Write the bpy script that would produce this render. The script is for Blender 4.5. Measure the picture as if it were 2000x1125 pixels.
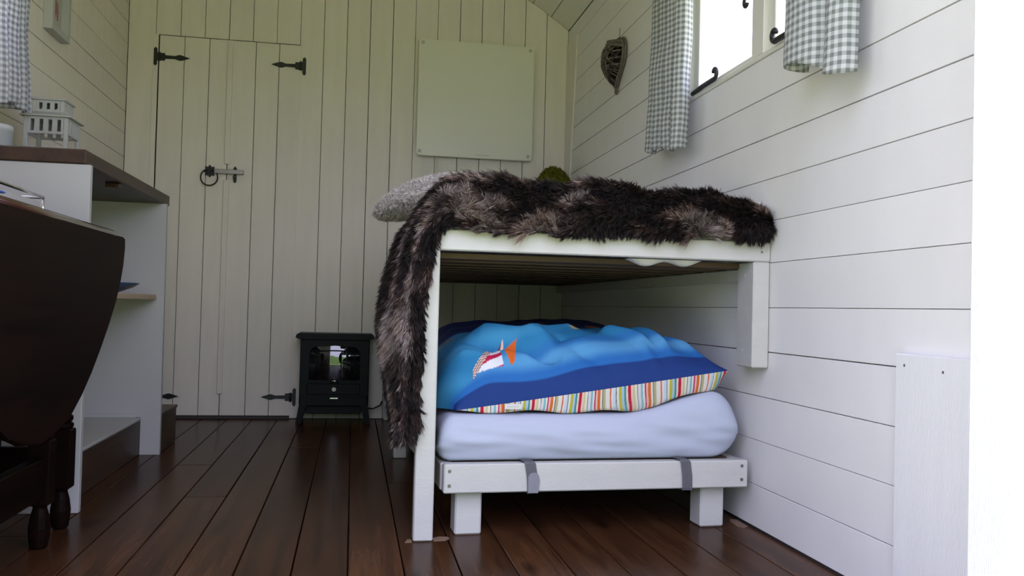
import bpy, bmesh, math, random
import numpy as np
from mathutils import Vector, Matrix, noise
random.seed(7); rng = np.random.default_rng(7)
for o in list(bpy.data.objects): bpy.data.objects.remove(o, do_unlink=True)
SC = bpy.context.scene; COL = SC.collection
PI = math.pi

# ------------------------------------------------------------------ camera
R, L, D, FY = 1.0748, -1.107, 4.53, 1.20       # right wall, left wall, back wall, inner face of the front wall
F_PX, YAW, PITCH, ROLL, CAM_H = 1736.5, .17628618, .02337732, .0255474, .57026
def cam_axes():
    cy, sy = math.cos(YAW), math.sin(YAW); cp, sp = math.cos(PITCH), math.sin(PITCH); c, s = math.cos(ROLL), math.sin(ROLL)
    f0 = Vector((sy, cy, 0)); r0 = Vector((cy, -sy, 0)); Z = Vector((0, 0, 1))
    fwd = f0*cp + Z*sp; up = Z*cp - f0*sp
    return r0*c + up*s, up*c - r0*s, fwd
ri, up, fw = cam_axes()
cd = bpy.data.cameras.new('camera'); cd.sensor_width = 36; cd.lens = 36*F_PX/2000; cd.clip_start = .02
cam = bpy.data.objects.new('camera', cd); COL.objects.link(cam)
cam.matrix_world = Matrix(((ri.x, up.x, -fw.x, 0), (ri.y, up.y, -fw.y, 0), (ri.z, up.z, -fw.z, CAM_H), (0, 0, 0, 1)))
SC.camera = cam

# ------------------------------------------------------------------ sky and exposure: overcast daylight
w = bpy.data.worlds.new('world'); SC.world = w; w.use_nodes = True
bg = w.node_tree.nodes['Background']; bg.inputs[0].default_value = (.90, .90, 1.26, 1); bg.inputs[1].default_value = 1.5
SC.view_settings.view_transform = 'Standard'; SC.view_settings.look = 'None'
SC.view_settings.gamma = 1; SC.view_settings.use_curve_mapping = False
SC.view_settings.exposure = 1.47
sun = bpy.data.lights.new('sun', 'SUN'); sun.energy = 17; sun.angle = math.radians(1.5); sun.color = (1.06, .95, 1.05)
so = bpy.data.objects.new('sun', sun); so.rotation_euler = (math.radians(-42), 0, 0); COL.objects.link(so)     # high behind the hut, lighting the lawn in front of it
def portal(loc, rot, sx, sy):
    l = bpy.data.lights.new('portal', 'AREA'); l.shape = 'RECTANGLE'; l.size = sx; l.size_y = sy; l.cycles.is_portal = True
    o = bpy.data.objects.new('daylight_portal', l); o.location = loc; o.rotation_euler = rot; COL.objects.link(o)
portal((.23, 1.07, .95), (PI/2, 0, 0), 1.38, 1.9)
portal((R+.10, 2.27, 1.53), (0, PI/2, 0), .56, 1.1)
portal((L-.10, 2.27, 1.53), (0, -PI/2, 0), .56, 1.1)

# ------------------------------------------------------------------ helpers
def tag(o, label=None, cat=None, group=None, kind=None):
    if label: o['label'] = label
    if cat: o['category'] = cat
    if group: o['group'] = group
    if kind: o['kind'] = kind
    return o
def empty(name, loc=(0, 0, 0), rz=0):
    o = bpy.data.objects.new(name, None); o.location = loc; o.rotation_euler = (0, 0, rz); o.empty_display_size = .05
    COL.objects.link(o); return o
def link(name, me, mat, parent=None, smooth=False):
    if mat: me.materials.append(mat)
    if smooth: me.polygons.foreach_set('use_smooth', [True]*len(me.polygons))
    o = bpy.data.objects.new(name, me); COL.objects.link(o)
    if parent: o.parent = parent
    return o
def finish(bm, name, mat, parent=None, smooth=False):
    bmesh.ops.recalc_face_normals(bm, faces=bm.faces)
    me = bpy.data.meshes.new(name); bm.to_mesh(me); bm.free()
    return link(name, me, mat, parent, smooth)
def bm_box(bm, x0, x1, y0, y1, z0, z1, bev=0, seg=1):
    vs = [bm.verts.new((x, y, z)) for z in (z0, z1) for y in (y0, y1) for x in (x0, x1)]
    fs = [bm.faces.new([vs[i] for i in f]) for f in ((0, 2, 3, 1), (4, 5, 7, 6), (0, 1, 5, 4), (2, 6, 7, 3), (0, 4, 6, 2), (1, 3, 7, 5))]
    if bev:
        es = list({e for f in fs for e in f.edges})
        bmesh.ops.bevel(bm, geom=es, offset=bev, segments=seg, affect='EDGES', profile=.5)
def box(name, x0, x1, y0, y1, z0, z1, mat, parent=None, bev=0, seg=1):
    bm = bmesh.new(); bm_box(bm, x0, x1, y0, y1, z0, z1, bev, seg); return finish(bm, name, mat, parent)
def bm_prism(bm, pts, axis, a, b):
    """polygon pts in the two other axes (in x,y,z order) extruded along axis from a to b"""
    def P(p, t):
        return {0: (t, p[0], p[1]), 1: (p[0], t, p[1]), 2: (p[0], p[1], t)}[axis]
    A = [bm.verts.new(P(p, a)) for p in pts]; B = [bm.verts.new(P(p, b)) for p in pts]; n = len(pts)
    bm.faces.new(A); bm.faces.new(B[::-1])
    for i in range(n): bm.faces.new((A[i], B[i], B[(i+1) % n], A[(i+1) % n]))
def prism(name, pts, axis, a, b, mat, parent=None, bev=0):
    bm = bmesh.new(); bm_prism(bm, pts, axis, a, b)
    if bev: bmesh.ops.bevel(bm, geom=list(bm.edges), offset=bev, segments=1, affect='EDGES')
    return finish(bm, name, mat, parent)
def bm_tube(bm, pts, r, n=8, closed=False, cap=True):
    pts = [Vector(p) for p in pts]; N = len(pts); rad = r if hasattr(r, '__len__') else [r]*N
    rings = []; ref = None
    for i in range(N):
        a = pts[(i-1) % N] if (closed or i > 0) else pts[i]; b = pts[(i+1) % N] if (closed or i < N-1) else pts[i]
        t = (b-a).normalized()
        if ref is None:
            ref = t.orthogonal().normalized()
        ref = (ref - t*ref.dot(t)).normalized(); bi = t.cross(ref)
        rings.append([bm.verts.new(pts[i] + (ref*math.cos(2*PI*k/n) + bi*math.sin(2*PI*k/n))*rad[i]) for k in range(n)])
    for i in range(N if closed else N-1):
        A, B = rings[i], rings[(i+1) % N]
        for k in range(n): bm.faces.new((A[k], A[(k+1) % n], B[(k+1) % n], B[k]))
    if cap and not closed: bm.faces.new(rings[0][::-1]); bm.faces.new(rings[-1])
def tube(name, pts, r, mat, parent=None, n=8, closed=False):
    bm = bmesh.new(); bm_tube(bm, pts, r, n, closed); return finish(bm, name, mat, parent, True)
def bm_lathe(bm, prof, cx, cy, n=20):
    rings = [[bm.verts.new((cx+r*math.cos(2*PI*k/n), cy+r*math.sin(2*PI*k/n), z)) for k in range(n)] for r, z in prof]
    for A, B in zip(rings, rings[1:]):
        for k in range(n): bm.faces.new((A[k], A[(k+1) % n], B[(k+1) % n], B[k]))
    bm.faces.new(rings[0][::-1]); bm.faces.new(rings[-1])
def bm_disc(bm, c, nrm, r, h, n=12):
    """short cylinder standing on c along nrm"""
    c = Vector(c); nrm = Vector(nrm).normalized(); bm_tube(bm, [c, c+nrm*h], r, n)
def grid_mesh(name, P, uv=None, col=None, closed_u=False):
    """P: (nv, nu, 3) array"""
    nv, nu = P.shape[:2]; idx = np.arange(nv*nu).reshape(nv, nu)
    a = idx[:-1, :-1].ravel(); b = idx[:-1, 1:].ravel(); c = idx[1:, 1:].ravel(); d = idx[1:, :-1].ravel()
    F = np.stack([a, b, c, d], 1)
    me = bpy.data.meshes.new(name); me.vertices.add(nv*nu); me.vertices.foreach_set('co', P.reshape(-1).astype(np.float32))
    nf = len(F); me.loops.add(nf*4); me.polygons.add(nf)
    me.loops.foreach_set('vertex_index', F.ravel().astype(np.int32))
    me.polygons.foreach_set('loop_start', np.arange(0, nf*4, 4, dtype=np.int32))
    me.update(calc_edges=True)
    if uv is not None:
        l = me.uv_layers.new(name='UVMap'); l.data.foreach_set('uv', uv.reshape(-1, 2)[F.ravel()].ravel().astype(np.float32))
    if col is not None:
        ca = me.color_attributes.new('Col', 'FLOAT_COLOR', 'POINT')
        ca.data.foreach_set('color', np.concatenate([col.reshape(-1, 3), np.ones((nv*nu, 1))], 1).ravel().astype(np.float32))
    me.polygons.foreach_set('use_smooth', [True]*nf)
    return me
def s2l(r, g, b):
    f = lambda c: (c/255/12.92) if c/255 <= .04045 else ((c/255+.055)/1.055)**2.4
    return (f(r), f(g), f(b))

# ------------------------------------------------------------------ materials
def mat(name, color, rough=.5, var=.0, vscale=6, stretch=(1, 1, 1), bump=0, bscale=40, coat=0, metal=0, spec=.5, objvar=0, sheen=0):
    m = bpy.data.materials.new(name); m.use_nodes = True; nt = m.node_tree; N = nt.nodes; K = nt.links
    p = N['Principled BSDF']; p.inputs['Roughness'].default_value = rough; p.inputs['Metallic'].default_value = metal
    p.inputs['Base Color'].default_value = (*color, 1); p.inputs['Specular IOR Level'].default_value = spec
    p.inputs['Coat Weight'].default_value = coat; p.inputs['Sheen Weight'].default_value = sheen
    if var or bump or objvar:
        tc = N.new('ShaderNodeTexCoord'); mp = N.new('ShaderNodeMapping'); mp.inputs['Scale'].default_value = stretch
        K.new(tc.outputs['Object'], mp.inputs[0])
        nz = N.new('ShaderNodeTexNoise'); nz.inputs['Scale'].default_value = vscale; nz.inputs['Detail'].default_value = 5
        K.new(mp.outputs[0], nz.inputs['Vector'])
        hsv = N.new('ShaderNodeHueSaturation'); hsv.inputs['Color'].default_value = (*color, 1)
        mr = N.new('ShaderNodeMapRange'); mr.inputs[1].default_value = .25; mr.inputs[2].default_value = .75
        mr.inputs[3].default_value = 1-var; mr.inputs[4].default_value = 1+var
        K.new(nz.outputs['Fac'], mr.inputs[0]); val = mr.outputs[0]
        if objvar:
            oi = N.new('ShaderNodeObjectInfo'); m2 = N.new('ShaderNodeMapRange')
            m2.inputs[3].default_value = 1-objvar; m2.inputs[4].default_value = 1+objvar; K.new(oi.outputs['Random'], m2.inputs[0])
            mu = N.new('ShaderNodeMath'); mu.operation = 'MULTIPLY'; K.new(val, mu.inputs[0]); K.new(m2.outputs[0], mu.inputs[1]); val = mu.outputs[0]
        K.new(val, hsv.inputs['Value']); K.new(hsv.outputs[0], p.inputs['Base Color'])
        if bump:
            n2 = N.new('ShaderNodeTexNoise'); n2.inputs['Scale'].default_value = bscale; n2.inputs['Detail'].default_value = 4
            K.new(mp.outputs[0], n2.inputs['Vector'])
            bp = N.new('ShaderNodeBump'); bp.inputs['Strength'].default_value = bump; bp.inputs['Distance'].default_value = .004
            K.new(n2.outputs['Fac'], bp.inputs['Height']); K.new(bp.outputs[0], p.inputs['Normal'])
    return m
def wood(name, c1, c2, axis=1, rough=.35, scale=1.0, knots=True, objvar=.18, coat=.0, bump=.15, spec=.5, ior=1.45):
    """grain running along axis; colours c1 dark, c2 light; each object shifted by its own random"""
    m = bpy.data.materials.new(name); m.use_nodes = True; nt = m.node_tree; N = nt.nodes; K = nt.links
    p = N['Principled BSDF']; p.inputs['Roughness'].default_value = rough; p.inputs['Coat Weight'].default_value = coat
    p.inputs['Coat Roughness'].default_value = .12; p.inputs['IOR'].default_value = ior; p.inputs['Specular IOR Level'].default_value = spec
    tc = N.new('ShaderNodeTexCoord'); oi = N.new('ShaderNodeObjectInfo')
    ad = N.new('ShaderNodeVectorMath'); ad.operation = 'MULTIPLY_ADD'
    cb = N.new('ShaderNodeCombineXYZ')
    for i in range(3): K.new(oi.outputs['Random'], cb.inputs[i])
    K.new(cb.outputs[0], ad.inputs[0]); ad.inputs[1].default_value = (13, 17, 11); K.new(tc.outputs['Object'], ad.inputs[2])
    mp = N.new('ShaderNodeMapping'); sc = [14*scale]*3; sc[axis] = 1.1*scale; mp.inputs['Scale'].default_value = sc
    K.new(ad.outputs[0], mp.inputs[0])
    nz = N.new('ShaderNodeTexNoise'); nz.inputs['Scale'].default_value = 1.6; nz.inputs['Detail'].default_value = 7; nz.inputs['Roughness'].default_value = .62
    nz.inputs['Distortion'].default_value = .7; K.new(mp.outputs[0], nz.inputs['Vector'])
    mp2 = N.new('ShaderNodeMapping'); sc = [70*scale]*3; sc[axis] = 2.2*scale; mp2.inputs['Scale'].default_value = sc; K.new(ad.outputs[0], mp2.inputs[0])
    nf = N.new('ShaderNodeTexNoise'); nf.inputs['Scale'].default_value = 2.0; nf.inputs['Detail'].default_value = 3; K.new(mp2.outputs[0], nf.inputs['Vector'])
    mx = N.new('ShaderNodeMath'); mx.operation = 'MULTIPLY_ADD'; K.new(nf.outputs['Fac'], mx.inputs[0]); mx.inputs[1].default_value = .5; 
    sb = N.new('ShaderNodeMath'); sb.operation = 'SUBTRACT'; K.new(nz.outputs['Fac'], sb.inputs[0]); sb.inputs[1].default_value = .25; K.new(sb.outputs[0], mx.inputs[2])
    cr = N.new('ShaderNodeValToRGB'); cr.color_ramp.elements[0].position = .20; cr.color_ramp.elements[1].position = .82
    cr.color_ramp.elements[0].color = (*c1, 1); cr.color_ramp.elements[1].color = (*c2, 1); K.new(mx.outputs[0], cr.inputs[0])
    out = cr.outputs[0]
    if knots:
        mk = N.new('ShaderNodeMapping'); sc = [7.0]*3; sc[axis] = 2.2; mk.inputs['Scale'].default_value = sc; K.new(ad.outputs[0], mk.inputs[0])
        vo = N.new('ShaderNodeTexVoronoi'); vo.inputs['Scale'].default_value = 1.0; K.new(mk.outputs[0], vo.inputs['Vector'])
        r2 = N.new('ShaderNodeMapRange'); r2.inputs[1].default_value = .05; r2.inputs[2].default_value = .17; r2.inputs[3].default_value = .35; r2.inputs[4].default_value = 1
        K.new(vo.outputs['Distance'], r2.inputs[0])
        mm = N.new('ShaderNodeMix'); mm.data_type = 'RGBA'; mm.blend_type = 'MULTIPLY'; mm.inputs[0].default_value = 1
        K.new(out, mm.inputs[6]); K.new(r2.outputs[0], mm.inputs[7]); out = mm.outputs[2]
    hs = N.new('ShaderNodeHueSaturation'); m2 = N.new('ShaderNodeMapRange'); m2.inputs[3].default_value = 1-objvar; m2.inputs[4].default_value = 1+objvar
    K.new(oi.outputs['Random'], m2.inputs[0]); K.new(m2.outputs[0], hs.inputs['Value']); K.new(out, hs.inputs['Color']); K.new(hs.outputs[0], p.inputs['Base Color'])
    bp = N.new('ShaderNodeBump'); bp.inputs['Strength'].default_value = bump; bp.inputs['Distance'].default_value = .002
    K.new(mx.outputs[0], bp.inputs['Height']); K.new(bp.outputs[0], p.inputs['Normal'])
    return m
def vcol(name, rough=.8, sheen=0, bump=0, bscale=300):
    m = bpy.data.materials.new(name); m.use_nodes = True; N = m.node_tree.nodes; K = m.node_tree.links; p = N['Principled BSDF']
    a = N.new('ShaderNodeVertexColor'); a.layer_name = 'Col'; K.new(a.outputs[0], p.inputs['Base Color'])
    p.inputs['Roughness'].default_value = rough; p.inputs['Sheen Weight'].default_value = sheen; p.inputs['Specular IOR Level'].default_value = .25
    if bump:
        tc = N.new('ShaderNodeTexCoord'); n2 = N.new('ShaderNodeTexNoise'); n2.inputs['Scale'].default_value = bscale; K.new(tc.outputs['Object'], n2.inputs['Vector'])
        bp = N.new('ShaderNodeBump'); bp.inputs['Strength'].default_value = bump; bp.inputs['Distance'].default_value = .002
        K.new(n2.outputs['Fac'], bp.inputs['Height']); K.new(bp.outputs[0], p.inputs['Normal'])
    return m
def gingham(name, c_dark, c_light, period, tl=.3):
    m = bpy.data.materials.new(name); m.use_nodes = True; N = m.node_tree.nodes; K = m.node_tree.links; p = N['Principled BSDF']
    p.inputs['Roughness'].default_value = .9; p.inputs['Specular IOR Level'].default_value = .15
    uv = N.new('ShaderNodeUVMap'); sp = N.new('ShaderNodeSeparateXYZ'); K.new(uv.outputs[0], sp.inputs[0])
    outs = []
    for i in (0, 1):
        a = N.new('ShaderNodeMath'); a.operation = 'DIVIDE'; K.new(sp.outputs[i], a.inputs[0]); a.inputs[1].default_value = period
        b = N.new('ShaderNodeMath'); b.operation = 'FRACT'; K.new(a.outputs[0], b.inputs[0])
        c = N.new('ShaderNodeMath'); c.operation = 'GREATER_THAN'; K.new(b.outputs[0], c.inputs[0]); c.inputs[1].default_value = .5; outs.append(c)
    s = N.new('ShaderNodeMath'); s.operation = 'ADD'; K.new(outs[0].outputs[0], s.inputs[0]); K.new(outs[1].outputs[0], s.inputs[1])
    h = N.new('ShaderNodeMath'); h.operation = 'MULTIPLY'; K.new(s.outputs[0], h.inputs[0]); h.inputs[1].default_value = .5
    mx = N.new('ShaderNodeMix'); mx.data_type = 'RGBA'; K.new(h.outputs[0], mx.inputs[0]); mx.inputs[6].default_value = (*c_light, 1); mx.inputs[7].default_value = (*c_dark, 1)
    K.new(mx.outputs[2], p.inputs['Base Color'])
    tr = N.new('ShaderNodeBsdfTranslucent'); K.new(mx.outputs[2], tr.inputs['Color'])
    ms = N.new('ShaderNodeMixShader'); ms.inputs[0].default_value = tl; K.new(p.outputs[0], ms.inputs[1]); K.new(tr.outputs[0], ms.inputs[2])
    K.new(ms.outputs[0], N['Material Output'].inputs['Surface'])
    return m
def glass(name, tint=(1, 1, 1), rough=.02, refl=1.0):
    m = bpy.data.materials.new(name); m.use_nodes = True; N = m.node_tree.nodes; K = m.node_tree.links
    t = N.new('ShaderNodeBsdfTransparent'); t.inputs[0].default_value = (*tint, 1)
    g = N.new('ShaderNodeBsdfGlossy'); g.inputs['Roughness'].default_value = rough
    lw = N.new('ShaderNodeLayerWeight'); lw.inputs[0].default_value = .5; pw = N.new('ShaderNodeMath'); pw.operation = 'POWER'; K.new(lw.outputs['Facing'], pw.inputs[0]); pw.inputs[1].default_value = 5
    fr = N.new('ShaderNodeMath'); fr.operation = 'MULTIPLY_ADD'; K.new(pw.outputs[0], fr.inputs[0]); fr.inputs[1].default_value = .9; fr.inputs[2].default_value = .04
    ms = N.new('ShaderNodeMixShader'); K.new(fr.outputs[0], ms.inputs[0]); K.new(t.outputs[0], ms.inputs[1]); K.new(g.outputs[0], ms.inputs[2])
    K.new(ms.outputs[0], N['Material Output'].inputs['Surface']); return m

M = {}
M['paint'] = mat('white_wall_paint', (.80, .785, .785), .45, .035, 3, (9, 2, 1), .12, 30, objvar=.025)
M['paint_cream'] = mat('cream_wall_paint', (.85, .785, .72), .45, .035, 3, (9, 9, 1), .1, 30, objvar=.03)
M['paint_ceiling'] = mat('ceiling_paint', (.80, .79, .71), .45, .03, 3, (1, 1, 1), .1, 30, objvar=.03)
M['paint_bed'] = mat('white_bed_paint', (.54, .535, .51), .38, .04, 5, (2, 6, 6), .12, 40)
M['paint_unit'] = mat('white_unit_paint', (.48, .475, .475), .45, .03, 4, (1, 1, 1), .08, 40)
M['paint_jamb'] = mat('white_jamb_paint', (.86, .86, .85), .5, .03, 4, (8, 8, .8), .25, 60)
def add_wear(m, thr, col, scale, stretch):
    nt = m.node_tree; N = nt.nodes; K = nt.links; p = N['Principled BSDF']; src = p.inputs['Base Color'].links[0].from_socket
    tc = N.new('ShaderNodeTexCoord'); mp = N.new('ShaderNodeMapping'); mp.inputs['Scale'].default_value = stretch; K.new(tc.outputs['Object'], mp.inputs[0])
    nz = N.new('ShaderNodeTexNoise'); nz.inputs['Scale'].default_value = scale; nz.inputs['Detail'].default_value = 6; K.new(mp.outputs[0], nz.inputs['Vector'])
    mr = N.new('ShaderNodeMapRange'); mr.inputs[1].default_value = thr; mr.inputs[2].default_value = thr+.03; K.new(nz.outputs['Fac'], mr.inputs[0])
    mx = N.new('ShaderNodeMix'); mx.data_type = 'RGBA'; K.new(mr.outputs[0], mx.inputs[0]); K.new(src, mx.inputs[6]); mx.inputs[7].default_value = (*col, 1); K.new(mx.outputs[2], p.inputs['Base Color'])
M['paint_lining'] = mat('white_lining_paint', (.80, .80, .81), .5, .03, 4, (8, 8, .8), .2, 60)
add_wear(M['paint_jamb'], .70, (.30, .20, .12), 7, (1, 3.0, .8))
add_wear(M['paint_bed'], .735, (.34, .27, .20), 16, (.6, 1, 1))
M['paint_window'] = mat('window_paint', (.78, .77, .70), .4, .03, 5, (1, 1, 1), .06, 40)
M['groove'] = mat('dark_gap', (.10, .09, .08), .9)
M['floor'] = wood('stained_floorboard', (.019, .0085, .004), (.100, .042, .018), 1, .25, 1.0, True, .20, .0, .10, .5, 1.14)
M['bare_wood'] = mat('bare_floor_wood', (.20, .13, .085), .7, .3, 60)
M['gap'] = mat('floor_gap', (.008, .006, .005), .9)
M['dark_wood'] = wood('dark_mahogany', (.0025, .002, .0015), (.012, .005, .0035), 1, .45, .7, False, .1, .0, .08, .05)
M['polished_edge'] = mat('polished_mahogany_edge', (.05, .018, .012), .22, .2, 40, coat=.6)
M['brown_wood'] = wood('brown_worktop_wood', (.022, .012, .008), (.078, .041, .025), 1, .42, .8, False, .05, 0, .12)
M['plinth_wood'] = wood('dark_plinth_wood', (.025, .013, .008), (.085, .045, .026), 1, .45, .8, True, .08)
M['pale_wood'] = wood('pale_shelf_wood', (.40, .30, .20), (.56, .45, .32), 1, .5, .8, False, .05)
M['slat_wood'] = wood('brown_slat_wood', (.05, .03, .018), (.12, .075, .042), 0, .6, .8, False, .1)
M['iron'] = mat('black_iron', (.014, .014, .013), .45, .2, 20, (1, 1, 1), .2, 90)
M['steel'] = mat('brushed_latch_steel', (.36, .34, .33), .35, .15, 30, metal=.9)
M['chrome'] = mat('bright_metal', (.75, .75, .74), .18, metal=1)
M['stove'] = mat('black_stove_metal', (.006, .009, .009), .5, .1, 30, spec=.2)
M['screw'] = mat('screw_metal', (.22, .21, .20), .4, metal=.8)
M['panel_heater'] = mat('heater_panel', (.84, .82, .73), .32)
M['print_grey'] = mat('grey_print', (.5, .5, .47), .5)
M['sheet'] = mat('lilac_white_sheet', (.44, .48, .60), .85, .02, 5, bump=.05, bscale=300)
M['strap'] = mat('grey_velcro', (.23, .23, .26), .9, .06, 200)
M['mattress'] = mat('mattress_ticking', (.74, .74, .72), .9)
M['glass'] = glass('window_glass')
M['black_glass'] = mat('dark_stove_glass', (.006, .007, .007), .03, spec=1.0, coat=.6)
M['grass'] = mat('grass', (.20, .225, .095), .95, .25, 3)
M['hull'] = mat('hut_outside', (.22, .27, .22), .7, .05, 3)
M['lantern'] = mat('lantern_paint', (.50, .50, .49), .5, .03, 8)
M['plate'] = mat('blue_glaze', (.025, .085, .19), .25, coat=.3)
M['canister'] = mat('white_enamel', (.60, .61, .62), .3)
M['blue_cover'] = mat('blue_cover', (.03, .09, .42), .5)
M['cable'] = mat('black_rubber', (.012, .012, .012), .5)
M['gauze'] = mat('white_sheet_cotton', (.72, .72, .70), .9)
M['print_pink'] = mat('pink_print', (.42, .17, .18), .8, .15, 40)
M['print_paper'] = mat('print_paper', (.50, .48, .47), .8)
M['twig'] = mat('grey_willow', (.15, .125, .10), .75, .35, 60)
M['twig_dark'] = mat('dark_willow', (.035, .027, .02), .8, .3, 60)
M['gingham'] = gingham('grey_gingham', s2l(136, 142, 139), s2l(222, 224, 224), .0182)
M['gingham_sunlit'] = gingham('sunlit_blue_grey_gingham', s2l(168, 172, 186), s2l(248, 248, 250), .0182, .55)

# ------------------------------------------------------------------ the hut: floor
floor = tag(box('floor', L-.06, R+.06, FY-.10, D+.06, -.07, -.022, M['gap']), kind='structure')
seams = [L, -1.06, -.935, -.82, -.703, -.585, -.467, -.349, -.2315, -.113, .005, .125, .2465, .368, .4895, .611, .7325, .854, .972, R]
for i, (a, b) in enumerate(zip(seams, seams[1:])):
    cuts = {6: [2.72], 5: [3.25], 8: [3.62], 3: [2.3], 11: [2.9], 14: [3.3], 17: [2.6]}.get(i, [])
    ys = [FY-.10] + cuts + [D]
    for y0, y1 in zip(ys, ys[1:]):
        dz = random.uniform(-.0012, .0)
        box('floorboard', a+.0016, b-.0016, y0+.001, y1-.001, -.022, dz, M['floor'], floor, .0012)

for pts in ([(.2095, 2.178), (.238, 2.180), (.251, 2.196), (.247, 2.214), (.226, 2.217), (.2095, 2.205)], [(1.036, 2.262), (1.050, 2.246), (1.066, 2.262), (1.068, 2.335), (1.052, 2.345), (1.040, 2.318)], [(.140, 2.168), (.157, 2.172), (.156, 2.20), (.146, 2.196)]):
    prism('bare_patch', pts, 2, -.0012, .0004, M['bare_wood'], floor)
# ceiling arc
ACX, ACZ, AR = (R+L)/2, .62, 1.79
def arc_z(x, r=AR): return ACZ + math.sqrt(r*r-(x-ACX)**2)
th_r = math.asin((R-ACX)/AR); th_l = -th_r
bm = bmesh.new()
outer = [(ACX+(AR+.09)*math.sin(t), ACZ+(AR+.09)*math.cos(t)) for t in np.linspace(-.70, .70, 33)]
inner = [(ACX+(AR+.018)*math.sin(t), ACZ+(AR+.018)*math.cos(t)) for t in np.linspace(.70, -.70, 33)]
bm_prism(bm, outer+inner, 1, FY-.35, D+.12); ceil = tag(finish(bm, 'ceiling', M['hull']), kind='structure')
nb = 20; ts = np.linspace(th_l, th_r, nb+1)
for a, b in zip(ts, ts[1:]):
    g = .0016/AR; P = []
    for t in np.linspace(a+g, b-g, 4): P.append((ACX+AR*math.sin(t), ACZ+AR*math.cos(t)))
    for t in np.linspace(b-g, a+g, 4): P.append((ACX+(AR+.018)*math.sin(t), ACZ+(AR+.018)*math.cos(t)))
    prism('ceiling_board', P, 1, FY, D+.0, M['paint_ceiling'], ceil)

# window openings (same on both side walls)
WY0, WY1, WZ0, WZ1 = 1.745, 2.80, 1.265, 1.80
def side_wall(name, x, s, seamz, m):
    """x inner face, s outward direction; boards run along y"""
    X = lambda a: x + s*a
    def rng2(a, b): return (min(X(a), X(b)), max(X(a), X(b)))
    bm = bmesh.new(); x0, x1 = rng2(.018, .075); top = arc_z(x)
    for y0, y1, z0, z1 in ((FY-.10, WY0, -.07, top+.03), (WY1, D+.06, -.07, top+.03), (WY0, WY1, -.07, WZ0), (WY0, WY1, WZ1, top+.03)):
        bm_box(bm, x0, x1, y0, y1, z0, z1)
    wl = tag(finish(bm, name, M['groove']), kind='structure')
    x0, x1 = rng2(0, .018)
    for i, (a, b) in enumerate(zip(seamz, seamz[1:])):
        g = random.choice([.0008, .0013, .0018, .0022])
        spans = [(FY, D)]
        z0, z1 = a+g, b-.0006
        if b > WZ0+.001 and a < WZ1: spans = [(FY, WY0), (WY1, D)]
        if a < WZ0 < b-.003:
            box('board', x0, x1, WY0, WY1, z0, WZ0, m, wl, .0006)
        if a < WZ1 < b: box('board', x0, x1, WY0, WY1, WZ1, z1, m, wl, .0006)
        for y0, y1 in spans: box('board', x0, x1, y0, y1, z0, z1, m, wl, .0008)
    return wl
zr = [0.003, .115, .235, .353, .473, .590, .708, .819, .9305, 1.043, 1.154, 1.265, 1.381, 1.496, 1.612, 1.727, 1.842, 1.957, arc_z(R)-.004]
wall_right = side_wall('wall_right', R, 1, zr, M['paint'])
zl = [0.003, .12, .235, .35, .465, .58, .695, .81, .925, 1.04, 1.146, 1.254, 1.366, 1.470, 1.579, 1.688, 1.80, 1.90, 1.99, arc_z(L)-.004]
wall_left = side_wall('wall_left', L, -1, zl, M['paint_cream'])

# back wall of vertical planks
wall_back = tag(box('wall_back', L-.07, R+.07, D+.018, D+.08, -.07, 2.46, M['groove']), kind='structure')
DX0, DX1, DZ = -.962, -.290, 1.856
pk = [L] + [-.2965+.11397*k for k in range(-6, 12)] + [R]
for a, b in zip(pk, pk[1:]):
    if b-a < .02: continue
    g = random.choice([.0012, .0018, .0024]); a2, b2 = a+g, b-.0008
    zb = .002
    if a2 > DX0-.03 and b2 < DX1+.01: zb = DZ+.004
    pts = [(a2, zb), (b2, zb), (b2, arc_z(b2)-.001), ((a2+b2)/2, arc_z((a2+b2)/2)-.001), (a2, arc_z(a2)-.001)]
    prism('plank', pts, 1, D, D+.018, M['paint_cream'], wall_back, .0008)
# narrow strip left of the door and corner trims
tag(box('trim_1', -.990, -.966, D-.004, D, .002, 1.86, M['paint_cream'], None, .001), kind='structure')
tag(prism('trim_2', [(D-.001, .93), (4.452, .93), (4.393, 1.363), (4.314, 1.957), (D-.001, 1.957)], 0, R-.008, R, M['paint_cream'], None, .001), kind='structure')

# front wall with the wide doorway the photograph was taken through
bm = bmesh.new(); y0, y1 = FY-.10, FY
bm_box(bm, L-.075, -.50, y0, y1, -.07, 2.03); bm_box(bm, .985, R+.075, y0, y1, -.07, 2.03)
hd = [(L-.075, 1.90), (R+.075, 1.90)] + [(x, arc_z(min(max(x, L), R))+.03) for x in np.linspace(R+.075, L-.075, 15)]
bm_prism(bm, hd, 1, y0, y1)
wall_front = tag(finish(bm, 'wall_front', M['paint_cream']), kind='structure')
jm = tag(box('trim_3', .917, 1.05, FY-.125, FY+.002, -.07, 1.90, M['paint_jamb'], None, .004, 2), kind='structure')
tag(box('trim_4', -.56, -.455, FY-.125, FY+.002, -.07, 1.90, M['paint_jamb'], None, .004, 2), kind='structure')
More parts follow.
